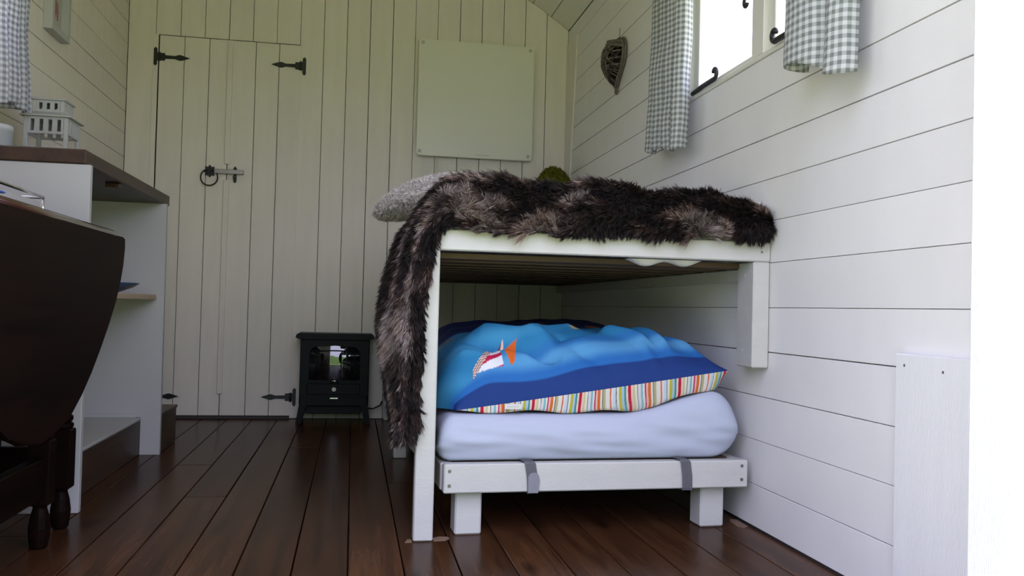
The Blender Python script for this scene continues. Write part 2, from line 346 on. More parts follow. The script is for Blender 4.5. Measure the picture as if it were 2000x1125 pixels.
# short lining board against the right wall beside the doorway
tr = tag(box('trim_5', R-.020, R-.0005, FY+.005, 1.594, .003, .502, M['paint_lining'], None, .002), kind='structure')
for y, z in ((1.565, .48), (1.45, .475)):
    bm = bmesh.new(); bm_disc(bm, (R-.0195, y, z), (-1, 0, 0), .0028, .001); finish(bm, 'nail_head', M['screw'], tr)
hb = bmesh.new(); HN = 120  # unseen greenery, added to cut the low sky light entering the doorway
for row, (hy, hh) in enumerate(((-9.0, 2.6),)):
    P = np.zeros((14, HN, 3))
    for i in range(HN):
        xx = -30+60*i/(HN-1)
        for j in range(14):
            a = PI*j/13; nzz = noise.noise(Vector((xx*.5, j*.5, 2)))*.35+noise.noise(Vector((xx*2, j*1.3, 5)))*.18
            P[j, i] = (xx, hy-math.cos(a)*(.9+nzz), -.70+max(0, math.sin(a))**.6*(hh+nzz*2))
M['unseen_hedge'] = mat('unseen_hedge_leaves', (.035, .075, .015), .9, .5, 9, bump=1, bscale=12)
tag(link('unseen_hedge', grid_mesh('unseen_hedge', P), M['unseen_hedge']), 'unseen row of greenery added outside the doorway to block low sky light', 'unseen_hedge', kind='stuff'); hb.free()
ground = tag(box('ground', -40, 40, -40, 40, -.75, -.70, M['grass']), kind='structure')

# ------------------------------------------------------------------ windows
def window(name, x, s):
    wn = tag(empty(name, (x, (WY0+WY1)/2, WZ0)), kind='structure'); o = Vector(wn.location)
    def b(nm, a0, a1, y0, y1, z0, z1, m, par, bev=.002):
        xs = sorted((s*a0, s*a1)); return box(nm, xs[0], xs[1], y0-o.y, y1-o.y, z0-o.z, z1-o.z, m, par, bev)
    f = .035
    b('frame_bottom', -.006, .07, WY0, WY1, WZ0, WZ0+.014, M['paint_window'], wn)
    b('frame_top', -.006, .07, WY0, WY1, WZ1-f, WZ1, M['paint_window'], wn)
    b('frame_side', -.004, .07, WY0, WY0+.05, WZ0+.014, WZ1-f, M['paint_window'], wn)
    b('frame_side', -.004, .07, WY1-.030, WY1, WZ0+.014, WZ1-f, M['paint_window'], wn)
    b('mullion', -.004, .07, 2.235, 2.305, WZ0+.014, WZ1-f, M['paint_window'], wn)
    for y0, y1 in ((WY0+.05, 2.235), (2.305, WY1-.030)):
        sz0, sz1 = WZ0+.0145, WZ1-f
        sash = b('sash_rail', .012, .045, y0, y1, sz0, sz0+.022, M['paint_window'], wn)
        b('sash_rail', .012, .045, y0, y1, sz1-.035, sz1, M['paint_window'], wn)
        b('sash_stile', .012, .045, y0, y0+.036, sz0+.022, sz1-.035, M['paint_window'], wn)
        b('sash_stile', .012, .045, y1-.036, y1, sz0+.022, sz1-.035, M['paint_window'], wn)
        b('pane', .026, .030, y0+.036, y1-.036, sz0+.022, sz1-.035, M['glass'], wn, 0)
        # curled monkey-tail stay
        ya, yb = (y1-.02, y1-.20) if y0 > 2 else (y0+.10, y0+.30)
        if y0 > 2: ya, yb = y1-.025, y1-.235
        else: ya, yb = y1-.28, y1-.09
        bar = [(-s*.002, ya-o.y, .022), (-s*.012, (ya+yb)/2-o.y, .020), (-s*.016, yb-o.y, .018)]
        sg = 1 if yb > ya else -1
        curl = [(-s*.016, yb-o.y+sg*(.018*math.sin(t))*(1-.12*t), .036-.018*math.cos(t)*(1-.10*t)) for t in np.linspace(.3, 4.6, 12)]
        tube('window_stay', bar+curl, [.008]*3+[.0065]*11+[.005], M['iron'], wn, 8)
        # catch on the stile
        yc = y0+.03 if y0 > 2 else y1-.03
        cu = [(-s*.010, yc-o.y+.016*math.sin(t)*(1-.1*t), .185+.018*math.cos(t)*(1-.1*t)) for t in np.linspace(-1, 4.4, 12)]
        tube('window_catch', cu, .005, M['iron'], wn, 8)
    return wn
window('window_1', R, 1); window('window_2', L, -1)

# ------------------------------------------------------------------ back doors
def door(name, xs, hinge_side, hz):
    d = tag(empty(name, ((xs[0]+xs[-1])/2, D, .014)), kind='structure'); o = Vector(d.location)
    for a, b in zip(xs, xs[1:]):
        box('plank', a+.0014-o.x, b-.0014-o.x, -.001, .017, 0, DZ-.014, M['paint_cream'], d, .0014)
    for z in hz:
        s = 1 if hinge_side < 0 else -1; xh = (xs[0] if hinge_side < 0 else xs[-1]) - s*.016 - o.x
        q = lambda a, c: (xh+s*a, z-o.z+c)
        outline = [q(-.008, -.038), q(0, -.046), q(.008, -.038), q(.008, -.018), q(.044, -.018), q(.044, -.0075), q(.090, -.006), q(.110, -.014), q(.120, -.013), q(.160, 0),
                   q(.120, .013), q(.110, .014), q(.090, .006), q(.044, .0075), q(.044, .018), q(.008, .018), q(.008, .038), q(0, .046), q(-.008, .038)]
        prism('hinge', outline, 1, -.007, -.001, M['iron'], d, .001)
        tube('hinge_pin', [(xh+s*.018, -.008, z-o.z-.022), (xh+s*.018, -.008, z-o.z+.022)], .0055, M['iron'], d)
    return d
d1 = door('door_1', [DX0, -.845, -.728, -.630], -1, (1.750, .106))
d2 = door('door_2', [-.629, -.508, -.396, DX1], 1, (1.752, .106))
o1, o2 = Vector(d1.location), Vector(d2.location)
for z0, z1 in ((1.243, DZ-.002), (.12, 1.165)):
    box('cover_strip', -.642-o2.x, -.616-o2.x, -.013, -.001, z0-.014, z1-.014, M['paint_cream'], d2, .002)
# ring latch
c = Vector((-.708, 0, 1.205-.014)) - Vector((o1.x, 0, 0))
bm = bmesh.new()
pts = [(c.x+(.026+.004*math.cos(8*t))*math.cos(t), c.z+(.026+.004*math.cos(8*t))*math.sin(t)) for t in np.linspace(0, 2*PI, 48, endpoint=False)]
bm_prism(bm, pts, 1, -.008, -.001); bm_disc(bm, (c.x, -.008, c.z), (0, -1, 0), .014, .008, 16); bm_disc(bm, (c.x, -.016, c.z), (0, -1, 0), .008, .008, 12)
finish(bm, 'latch_rose', M['iron'], d1)
tube('latch_ring', [(c.x+.040*math.sin(t), -.020, c.z-.032-.040*math.cos(t)) for t in np.linspace(0, 2*PI, 32, endpoint=False)], .0036, M['iron'], d1, 8, True)
box('latch_bar', c.x+.022, c.x+.162, -.024, -.014, c.z-.012, c.z+.010, M['steel'], d1, .002)
kx = -.589-o2.x; kz = 1.198-.014
prism('latch_keeper', [(kx-.007, kz-.04), (kx, kz-.045), (kx+.007, kz-.04), (kx+.007, kz+.028), (kx, kz+.036), (kx-.007, kz+.028)], 1, -.010, -.001, M['iron'], d2, .001)
box('latch_keeper', kx-.007, kx+.007, -.030, -.010, kz-.026, kz-.014, M['iron'], d2, .001)

# ------------------------------------------------------------------ panel heater on the back wall
ph = tag(empty('panel_heater', (.589, D, 1.335)), 'square white flat panel heater on the cream planked back wall', 'heater')
bm = bmesh.new(); bm_box(bm, -.298, .298, -.040, -.026, 0, .592)
es = [e for e in bm.edges if abs(e.verts[0].co.y-e.verts[1].co.y) > .01]
bmesh.ops.bevel(bm, geom=es, offset=.018, segments=5, affect='EDGES', profile=.5)
bmesh.ops.bevel(bm, geom=[e for e in bm.edges if abs(e.verts[0].co.y-e.verts[1].co.y) < 1e-5], offset=.002, segments=2, affect='EDGES')
finish(bm, 'heater_board', M['panel_heater'], ph)
for x, z in ((-.278, .574), (.276, .572), (-.282, .022), (.276, .022)):
    bm = bmesh.new(); bm_disc(bm, (x, -.0405, z), (0, -1, 0), .0085, .003, 14); finish(bm, 'screw_cap', M['print_grey'], ph)
    bm = bmesh.new(); bm_disc(bm, (x, -.027, z), (0, 1, 0), .008, .0265, 10); finish(bm, 'spacer', M['print_grey'], ph)
box('maker_mark', .0, .075, -.0405, -.0398, .014, .0165, M['print_grey'], ph)
ph.rotation_euler = (0, 0, 0)
tube('power_lead', [(-.19, -.012, .01), (-.19, -.012, -.12), (-.193, -.010, -.43)], .003, M['panel_heater'], ph)

# ------------------------------------------------------------------ electric stove
st = tag(empty('electric_stove', (-.078, 4.42, 0)), 'small black electric stove with glass front standing against the back wall', 'stove')
W2, DP = .163, .085                                   # half width, half depth
bm = bmesh.new()
# body as a ring around the front opening
bm_box(bm, -W2, W2, -DP+.012, DP, .085, .405, .004)
finish(bm, 'body', M['stove'], st)
bm = bmesh.new(); bm_prism(bm, [(-W2-.022, .409), (-W2-.018, .424), (-W2-.008, .430), (W2+.008, .430), (W2+.018, .424), (W2+.022, .409), (W2+.004, .402), (-W2-.004, .402)], 1, -DP-.022, DP, )
finish(bm, 'top_plate', M['stove'], st)
def arch(x0, x1, z0, z1, rc, n=6):
    p = [(x0, z0), (x1, z0)]
    p += [(x1-rc+rc*math.cos(t), z1-rc+rc*math.sin(t)) for t in np.linspace(0, PI/2, n)]
    p += [(x0+rc-rc*math.sin(t), z1-rc+rc*math.cos(t)) for t in np.linspace(0, PI/2, n)]
    return p
# front frame: outer rectangle with arched hole
bm = bmesh.new(); out = [(-W2+.004, .130), (W2-.004, .130), (W2-.004, .398), (-W2+.004, .398)]
hole = arch(-.122, .122, .205, .372, .04)
def ring_faces(bm, outer, inner, y0, y1):
    # connect resampled outlines
    n = 64
    def res(p):
        q = [Vector((a, b)) for a, b in p]; Ls = [(q[(i+1) % len(q)]-q[i]).length for i in range(len(q))]; T = sum(Ls)
        outp = []
        for k in range(n):
            ang = 2*PI*k/n; d = Vector((math.cos(ang), math.sin(ang))); cx = Vector(((max(v.x for v in q)+min(v.x for v in q))/2, (max(v.y for v in q)+min(v.y for v in q))/2)); best = None
            for i in range(len(q)):
                a, b = q[i]-cx, q[(i+1) % len(q)]-cx; e = b-a; den = d.x*e.y-d.y*e.x
                if abs(den) < 1e-9: continue
                t = (a.x*e.y-a.y*e.x)/den; u = (a.x*d.y-a.y*d.x)/den
                if t > 0 and -1e-6 <= u <= 1+1e-6: best = t if best is None else max(best, t)
            outp.append(cx+d*best)
        return outp
    O, I = res(outer), res(inner)
    A = [[bm.verts.new((p.x, y, p.y)) for p in S] for S in (O, I) for y in (y0, y1)]
    oF, oB, iF, iB = A[0], A[1], A[2], A[3]
    for k in range(n):
        j = (k+1) % n
        for q in ((oF[k], oF[j], iF[j], iF[k]), (oB[k], iB[k], iB[j], oB[j]), (oF[k], oB[k], oB[j], oF[j]), (iF[k], iF[j], iB[j], iB[k])): bm.faces.new(q)
ring_faces(bm, out, hole, -DP-.012, -DP+.012); finish(bm, 'door_frame', M['stove'], st)
bm = bmesh.new(); ring_faces(bm, arch(-.130, .130, .198, .380, .045), arch(-.119, .119, .208, .369, .038), -DP-.017, -DP-.011); finish(bm, 'door_moulding', M['stove'], st)
# bulging glass
nu, nv = 28, 22; P = np.zeros((nv, nu, 3))
for j in range(nv):
    for i in range(nu):
        a = -1+2*i/(nu-1); b = -1+2*j/(nv-1)
        P[j, i] = (.128*a, -DP-.001-.016*(1-a*a)-.010*(1-b*b), .288+.085*b)
me = grid_mesh('glass', P[:, ::-1]); link('glass_pane', me, M['black_glass'], st)
# glazing bars
for x in (-.088, .094): tube('glazing_bar', [(x, -DP-.020, .208), (x, -DP-.022, .288), (x, -DP-.019, .350)], .0022, M['stove'], st)
tube('glazing_bar', [(-.088+.18*t, -DP-.019-.012*math.sin(PI*t), .345+.006*math.sin(PI*t)) for t in np.linspace(0, 1, 9)], .0022, M['stove'], st)
box('ash_panel', -.128, .122, -DP-.016, -DP-.010, .140, .192, M['stove'], st, .003)
bm = bmesh.new(); bm_disc(bm, (0, -DP-.016, .166), (0, -1, 0), .010, .008, 16); finish(bm, 'badge', M['steel'], st)
tube('door_knob', [(-.016, -DP-.022, .200), (-.008, -DP-.032, .206), (.012, -DP-.032, .206), (.018, -DP-.022, .200)], .005, M['chrome'], st)
box('ledge_strip', -.018, .020, -DP-.020, -DP-.012, .120, .127, M['chrome'], st, .001)
box('lower_apron', -W2+.004, W2-.004, -DP-.004, -DP+.016, .085, .132, M['stove'], st, .003)
box('heater_grille', -.13, .13, -DP+.02, DP-.02, .045, .086, M['stove'], st, .003)
for sx in (-1, 1):
    for y0 in (-DP-.008, DP-.03):
        bm = bmesh.new(); xa = sx*(W2-.038); xb = sx*(W2-.002); xc = sx*(W2+.012); xd = sx*(W2-.012)
        bm_prism(bm, [(xa, .090), (xb, .090), (xc, 0), (xd, 0)], 1, y0, y0+.028); finish(bm, 'leg', M['stove'], st)
cb = [(.150, .05, .06), (.19, .045, .058), (.225, .05, .075), (.234, .055, .095)]
tube('power_cable', cb, .0042, M['cable'], st)

# ------------------------------------------------------------------ upper bunk
ub = tag(empty('raised_bed', (.186, 2.175, 0)), 'white painted wooden raised bed built along the right wall', 'bed')
O = Vector(ub.location)
def ubx(nm, x0, x1, y0, y1, z0, z1, m=None, bev=.003): return box(nm, x0-O.x, x1-O.x, y0-O.y, y1-O.y, z0, z1, m or M['paint_bed'], ub, bev)
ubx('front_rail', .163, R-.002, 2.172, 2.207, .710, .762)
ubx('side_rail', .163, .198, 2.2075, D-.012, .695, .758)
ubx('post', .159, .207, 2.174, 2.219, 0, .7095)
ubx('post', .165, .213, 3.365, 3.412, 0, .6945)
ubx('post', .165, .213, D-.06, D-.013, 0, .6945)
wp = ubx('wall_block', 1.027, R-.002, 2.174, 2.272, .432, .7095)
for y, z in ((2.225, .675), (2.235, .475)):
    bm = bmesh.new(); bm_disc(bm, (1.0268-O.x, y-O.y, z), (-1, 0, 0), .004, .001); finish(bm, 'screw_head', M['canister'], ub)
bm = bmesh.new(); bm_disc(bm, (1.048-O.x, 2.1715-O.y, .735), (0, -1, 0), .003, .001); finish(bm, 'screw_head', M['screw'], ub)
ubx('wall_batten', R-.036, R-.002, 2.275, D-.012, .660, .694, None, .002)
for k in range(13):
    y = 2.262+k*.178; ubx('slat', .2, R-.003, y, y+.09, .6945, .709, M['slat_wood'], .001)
# mattress on the upper bunk
um = tag(box('upper_mattress', .232, R-.006, 2.182, D-.02, .7625, .872, M['mattress'], None, .022, 4), 'pale mattress on the raised bed, under the fur throw', 'mattress')
P = np.zeros((8, 24, 3))
for j in range(8):
    for i in range(24):
        a = i/23; b = j/7; sag = math.sin(PI*a)**.8*(.6+.4*math.sin(9*a))
        P[j, i] = (.70+.20*a, 2.2085+.05*b, .7085-.026*sag*max(0, math.sin(PI*b))**.5)
link('hanging_sheet', grid_mesh('sheet', P), M['gauze'], um)

# ------------------------------------------------------------------ lower trundle bed, turned slightly
tb = tag(empty('trundle_bed', (.232, 2.190, 0), math.radians(2.9)), 'low white wooden trundle bed under the raised bed', 'bed')
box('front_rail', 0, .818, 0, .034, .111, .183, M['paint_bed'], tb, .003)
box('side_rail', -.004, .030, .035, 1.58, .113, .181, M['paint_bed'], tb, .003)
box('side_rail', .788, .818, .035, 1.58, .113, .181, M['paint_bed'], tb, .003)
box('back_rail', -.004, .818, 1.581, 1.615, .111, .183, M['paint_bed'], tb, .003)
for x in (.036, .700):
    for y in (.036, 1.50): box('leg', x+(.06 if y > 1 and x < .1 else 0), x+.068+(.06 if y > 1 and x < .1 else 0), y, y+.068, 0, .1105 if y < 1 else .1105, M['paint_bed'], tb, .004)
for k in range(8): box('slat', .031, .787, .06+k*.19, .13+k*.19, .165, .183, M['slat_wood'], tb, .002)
for x, z in ((.014, .166), (.014, .130), (.800, .168), (.800, .132)):
    bm = bmesh.new(); bm_disc(bm, (x, .0005, z), (0, -1, 0), .0045, .0015, 12); finish(bm, 'screw_head', M['screw'], tb)
# rubbed corner and knots stay in the paint
def strap(x, tab):
    s = tag(empty('strap', tb.matrix_basis @ Vector((x, -.004, .111)), math.radians(2.9)), ('grey velcro strap with a rounded loose tab on the trundle bed rail' if tab else 'plain grey velcro strap on the right half of the trundle bed rail'), 'strap', 'velcro straps on the trundle bed')
    bm = bmesh.new(); w0 = .014
    prof = [(.045, .078), (.020, .0775), (.002, .0765), (-.0022, .071), (-.0028, .035), (-.0025, .002), (-.001, -.0035), (.03, -.004)]
    lean = [-.016, -.010, -.006, -.004, .002, .004, .004, .004] if tab else [-.016, -.011, -.006, -.003, .002, .003, .003, .003]
    for k, off in enumerate((0, .0016)):
        pass
    V = []
    for (y, z), l in zip(prof, lean):
        V.append([bm.verts.new((l-w0, y+.004-.002, z)), bm.verts.new((l+w0, y+.004-.002, z))])
    for a, b in zip(V, V[1:]): bm.faces.new((a[0], a[1], b[1], b[0]))
    bmesh.ops.solidify(bm, geom=list(bm.faces), thickness=.0015)
    finish(bm, 'strap_band', M['strap'], s)
    if tab:
        pts = [(-.010, -.001), (.017, -.001), (.020, .030), (.017, .044), (.008, .050), (-.004, .048), (-.010, .040)]
        prism('strap_tab', pts, 1, -.0045, -.0022, M['strap'], s, .0006)
bpy.context.view_layer.update()
strap(.222, True); strap(.640, False)

# lower mattress: soft box with a fitted sheet
def smooth(t): t = np.clip(t, 0, 1); return t*t*(3-2*t)
tbM = np.array(tb.matrix_basis)
def zm(xw): return .302+.062*smooth((xw-.70)/.30)
def mattress():
    X0, X1, Y0, Y1, Z0 = -.014, .806, .012, 1.575, .184
    nx, ny = 90, 60; rows = []
    # loop section along y: front face up, top back, rear down ; param q
    qs = []
    for t in np.linspace(0, 1, 26): qs.append(('f', t))
    for t in np.linspace(.02, 1, 40): qs.append(('t', t))
    for t in np.linspace(.1, 1, 8): qs.append(('b', t))
    P = np.zeros((len(qs), nx, 3))
    for i in range(nx):
        u = i/(nx-1); x = X0+(X1-X0)*u
        de = min(x-X0, X1-x); rr = .085 if x > .4 else .045
        # rounding at the ends
        k = 1-(1-min(1, de/rr))**2; k = math.sqrt(max(k, 0))
        H = (zm(.232+x)-Z0)
        zt = Z0+H*(.42+.58*k) if x > .4 else Z0+H*(.35+.65*k)
        zb = Z0+(0.06 if x > .4 else .03)*(1-k)
        inset = .03*(1-k)
        for j, (q, t) in enumerate(qs):
            if q == 'f':
                a = PI*t; rz = (zt-zb)/2; bul = math.sin(a)**.55 if 0 < t < 1 else 0
                z = zb+(zt-zb)*t; y = Y0+inset+.032*(1-bul)
                nzv = noise.noise(Vector((x*2.6+z*8, z*4.5-x*1.7, 3.1)))*.016+noise.noise(Vector((x*7+z*34, z*22-x*5, 7)))*.011*(1.3-t)
                y += nzv*math.sin(a)
            elif q == 't':
                y = Y0+inset+.032+(Y1-Y0-.064-2*inset)*t; z = zt+.004*noise.noise(Vector((x*8, y*8, 1)))*min(1, t*20)
            else:
                y = Y1-inset-.032+.03*math.sin(PI*t); z = zt+(zb-zt)*t
            P[j, i] = (x, y, z)
    return P
bt = empty('fitted_mattress', tb.location, tb.rotation_euler.z)
tag(bt, 'mattress in a lilac-white fitted sheet on the low trundle bed', 'mattress')
me = grid_mesh('mattress', mattress()); bm = bmesh.new(); bm.from_mesh(me)
bmesh.ops.holes_fill(bm, edges=[e for e in bm.edges if e.is_boundary], sides=0); bmesh.ops.recalc_face_normals(bm, faces=bm.faces); bm.to_mesh(me); bm.free()
me.polygons.foreach_set('use_smooth', [True]*len(me.polygons)); link('sheeted_body', me, M['sheet'], bt)

# ------------------------------------------------------------------ duvet
dv = tag(empty('folded_duvet', (.62, 2.60, .31)), 'puffy blue sea-print duvet with a striped underside lying on the low mattress', 'duvet')
XL, XR, YF, YL = .262, 1.004, 2.232, .95
def seam_z(x): return .313+(.418-.313)*np.clip((x-.277)/(1.0-.277), -.1, 1)
def seam_y(x): return YF+.045*(x-.28)-.010*np.sin(PI*np.clip((x-XL)/(XR-XL), 0, 1))
def crease(x, y):
    c = np.zeros_like(x)
    for (ax, ay, bx, by, wd, h) in ((.34, 2.38, .50, 2.30, .018, -.020), (.36, 2.44, .50, 2.36, .03, .016), (.50, 2.40, .60, 2.46, .02, .012), (.56, 2.36, .74, 2.47, .022, -.010),
                                    (.70, 2.42, .78, 2.34, .02, .012), (.80, 2.46, .84, 2.33, .018, .012), (.88, 2.42, .97, 2.28, .02, .010), (.60, 2.30, .66, 2.26, .016, -.006),
                                    (.78, 2.30, .80, 2.26, .014, .006), (.45, 2.28, .47, 2.25, .014, .005), (.28, 2.32, .34, 2.28, .02, .010), (.27, 2.45, .36, 2.34, .02, -.012)):
        d = np.array([bx-ax, by-ay]); ln = np.hypot(*d); d = d/ln
        s = (x-ax)*d[0]+(y-ay)*d[1]; n = -(x-ax)*d[1]+(y-ay)*d[0]
        along = np.clip(1-np.maximum(np.abs(s-ln/2)-ln/2, 0)/.05, 0, 1)
        c += 1.7*h*np.exp(-(n/wd)**2)*along
    return c
def duvet_top(nu=460, nv=240):
    u = np.linspace(0, 1, nu); v = np.linspace(0, 1, nv)**1.7
    U, V = np.meshgrid(u, v)
    xl = XL-.050*smooth(V/.14)+.0*V; xr = XR-.012*smooth(V/.3)
    x = xl+(xr-xl)*U; y = seam_y(x)+V*(YL-.03)
    zs = seam_z(x)*(1-smooth(V/.6))+.34*smooth(V/.6)
    dy = np.minimum(V*YL, (1-V)*YL); dl = (x-xl); dr = (xr-x)
    pr = lambda d, r, p: (1-(1-np.clip(d/r, 0, 1))**2)**p
    H = pr(dy, .20, .62)*pr(dl, .11, .55)*pr(dr, .24, .58)
    ztop = .500+.014*np.sin((x-.35)*4.6)-.020*smooth((.36-x)/.2)+.022*smooth((V-.45)/.3)
    z = zs+(ztop-zs)*H
    nz = np.zeros_like(x)
    for j in range(0, nv):
        for i in range(0, nu, 4):
            nz[j, i:i+4] = noise.noise(Vector((x[j, i]*7, y[j, i]*9, .3)))*.010+noise.noise(Vector((x[j, i]*18, y[j, i]*14, 2.3)))*.004
    z += (nz+crease(x, y))*np.clip(H*1.6, 0, 1)
    P = np.stack([x, y, z], 2)
    # surface distance from the seam
    ds = np.zeros_like(x); ds[1:] = np.cumsum(np.linalg.norm(np.diff(P, axis=0), axis=2), 0)
    wv = .010*np.sin(x*9+1)+.006*np.sin(x*23)
    C = np.zeros((nv, nu, 3)); lin = lambda c: np.array(s2l(*c))
    navy, mid, lightb, blue2, cyan = map(lin, ((28, 56, 118), (38, 102, 172), (84, 150, 198), (44, 112, 172), (44, 124, 172)))
    nvw = .058+wv*.8-.035*smooth((.36-x)/.12)
    t1 = smooth((ds-nvw)/.006); C[:] = navy; C = C*(1-t1[..., None])+mid*t1[..., None]
    t2 = smooth((ds-nvw-.018)/.040); C = C*(1-t2[..., None])+lightb*t2[..., None]
    t3 = smooth((ds-nvw-.075)/.03); C = C*(1-t3[..., None])+blue2*t3[..., None]
    t4 = smooth((ds-nvw-.11+.10*smooth((.5-x)/.25))/.03); C = C*(1-t4[..., None])+cyan*t4[..., None]
    # cloud-like paler washes
    wash = np.clip(np.sin(x*14+ds*20)*np.sin(ds*34+x*5), 0, 1)*t4*.35; C = C*(1-wash[..., None])+lin((96, 186, 226))*wash[..., None]
    # back part of the print: dark night blue with coloured motifs
    t5 = smooth((ds-.50)/.05); C = C*(1-t5[..., None])+lin((16, 30, 74))*t5[..., None]
    def paint(mask, c): C[mask] = lin(c)
    def tri(ax, ay, bx, by, cx, cy):
        f = lambda px, py, qx, qy: (qx-px)*(ds-py)-(qy-py)*(x-px)
        a, b, c_ = f(ax, ay, bx, by), f(bx, by, cx, cy), f(cx, cy, ax, ay)
        return ((a >= 0) & (b >= 0) & (c_ >= 0)) | ((a <= 0) & (b <= 0) & (c_ <= 0))
    # little boat print near the left front corner (x, distance from the seam)
    hull = tri(.318, .092, .388, .102, .384, .200) | tri(.318, .092, .350, .150, .384, .200)
    paint(hull, (222, 222, 226))
    paint(hull & (np.abs((ds-.118)-(x-.33)*.55) < .009), (186, 24, 70)); paint(hull & (np.abs((ds-.088)-(x-.36)*.4) < .008), (186, 24, 70))
    e = np.abs((ds-.095)-(x-.312)*1.55); band = (e < .014) & (x > .308) & (x < .402)
    paint(band & (((ds*140) % 1) < .5), (226, 206, 190)); paint(band & (((ds*140) % 1) >= .5), (120, 60, 66))
    paint(tri(.388, .205, .436, .232, .418, .112) | tri(.388, .205, .418, .112, .408, .098), (214, 100, 34))
    for (mx, md, r, c_) in ((.47, .40, .030, (196, 176, 30)), (.62, .30, .016, (190, 170, 120)), (.90, .46, .028, (130, 16, 44)), (.27, .44, .02, (150, 100, 60)), (.75, .56, .03, (170, 80, 30)), (.40, .58, .04, (120, 60, 40)), (.58, .64, .03, (130, 90, 40))):
        paint(((x-mx)**2+((ds-md)*1.0)**2) < r*r, c_)
    return P, C
def duvet_bottom(nu=900, nv=40):
    u = np.linspace(0, 1, nu); v = np.linspace(0, 1, nv)**2.2; U, V = np.meshgrid(u, v)
    xl = XL-.050*smooth(V/.14); xr = XR-.012*smooth(V/.3)
    x = xl+(xr-xl)*U; y = seam_y(x)+V*(YL-.03)
    zs = seam_z(x)*(1-smooth(V/.6))+.34*smooth(V/.6)
    dy = np.minimum(V*YL, (1-V)*YL); pr = lambda d, r, p: (1-(1-np.clip(d/r, 0, 1))**2)**p
    H = pr(dy, .050, .6)*pr(x-xl, .06, .6)*pr(xr-x, .10, .7)
    wob = .004*np.sin(x*40+3)*np.clip(dy/.02, 0, 1)
    z = np.maximum(zs-.085*H+wob*H, zm(x)+.006+.004*np.sin(x*31))
    z = np.minimum(z, zs)
    y = y-.010*np.sin(PI*np.clip(dy/.05, 0, 1))*H
    P = np.stack([x, y, z], 2)
    pal = [(236, 232, 222), (226, 110, 84), (236, 232, 222), (206, 222, 236), (46, 46, 70), (236, 232, 222), (196, 190, 60), (176, 208, 232), (70, 150, 150), (236, 226, 206), (200, 24, 66), (240, 214, 196), (214, 206, 150),
           (236, 232, 222), (60, 60, 80), (226, 226, 226), (130, 190, 200), (236, 232, 222), (196, 40, 110), (240, 200, 180), (224, 112, 50), (236, 232, 222), (50, 50, 76), (190, 184, 140), (236, 232, 222)]
    wid = [5, 3, 4, 6, 1.3, 5, 6, 5, 4, 4, 6.5, 4, 4, 5, 1.3, 6, 4, 4, 3, 4, 6, 4, 1.3, 6, 4]
    edges = np.cumsum(wid)*.00125; per = edges[-1]
    xs = (x+.006*np.sin(dy*80+x*12)-.0)
    k = np.searchsorted(edges, (xs % per).ravel()); C = .78*np.array([s2l(*c) for c in pal])[np.clip(k, 0, len(pal)-1)].reshape(nv, nu, 3)
    return P, C
M['duvet'] = vcol('printed_duvet_cotton', .8, .0, .04, 400)
off = np.array(dv.location)
P, C = duvet_top(); link('sea_print_top', grid_mesh('duvet_top', P-off, None, C), M['duvet'], dv)
P, C = duvet_bottom(); link('striped_underside', grid_mesh('duvet_bottom', (P-off)[:, ::-1], None, C[:, ::-1]), M['duvet'], dv)
tx = .385; yy = float(seam_y(np.array(tx)))
tg = box('care_tag', tx-.0-off[0], tx+.042-off[0], yy-.014-off[1], yy-.0125-off[1], float(seam_z(np.array(tx)))-.012-off[2], float(seam_z(np.array(tx)))+.001-off[2], M['canister'], dv)
bm = bmesh.new()
for k in range(9): bm_box(bm, tx+.006+k*.0035-off[0], tx+.0082+k*.0035-off[0], yy-.0146-off[1], yy-.0140-off[1], float(seam_z(np.array(tx)))-.0075-off[2], float(seam_z(np.array(tx)))-.0035-off[2])
finish(bm, 'tag_print', M['print_grey'], tg)

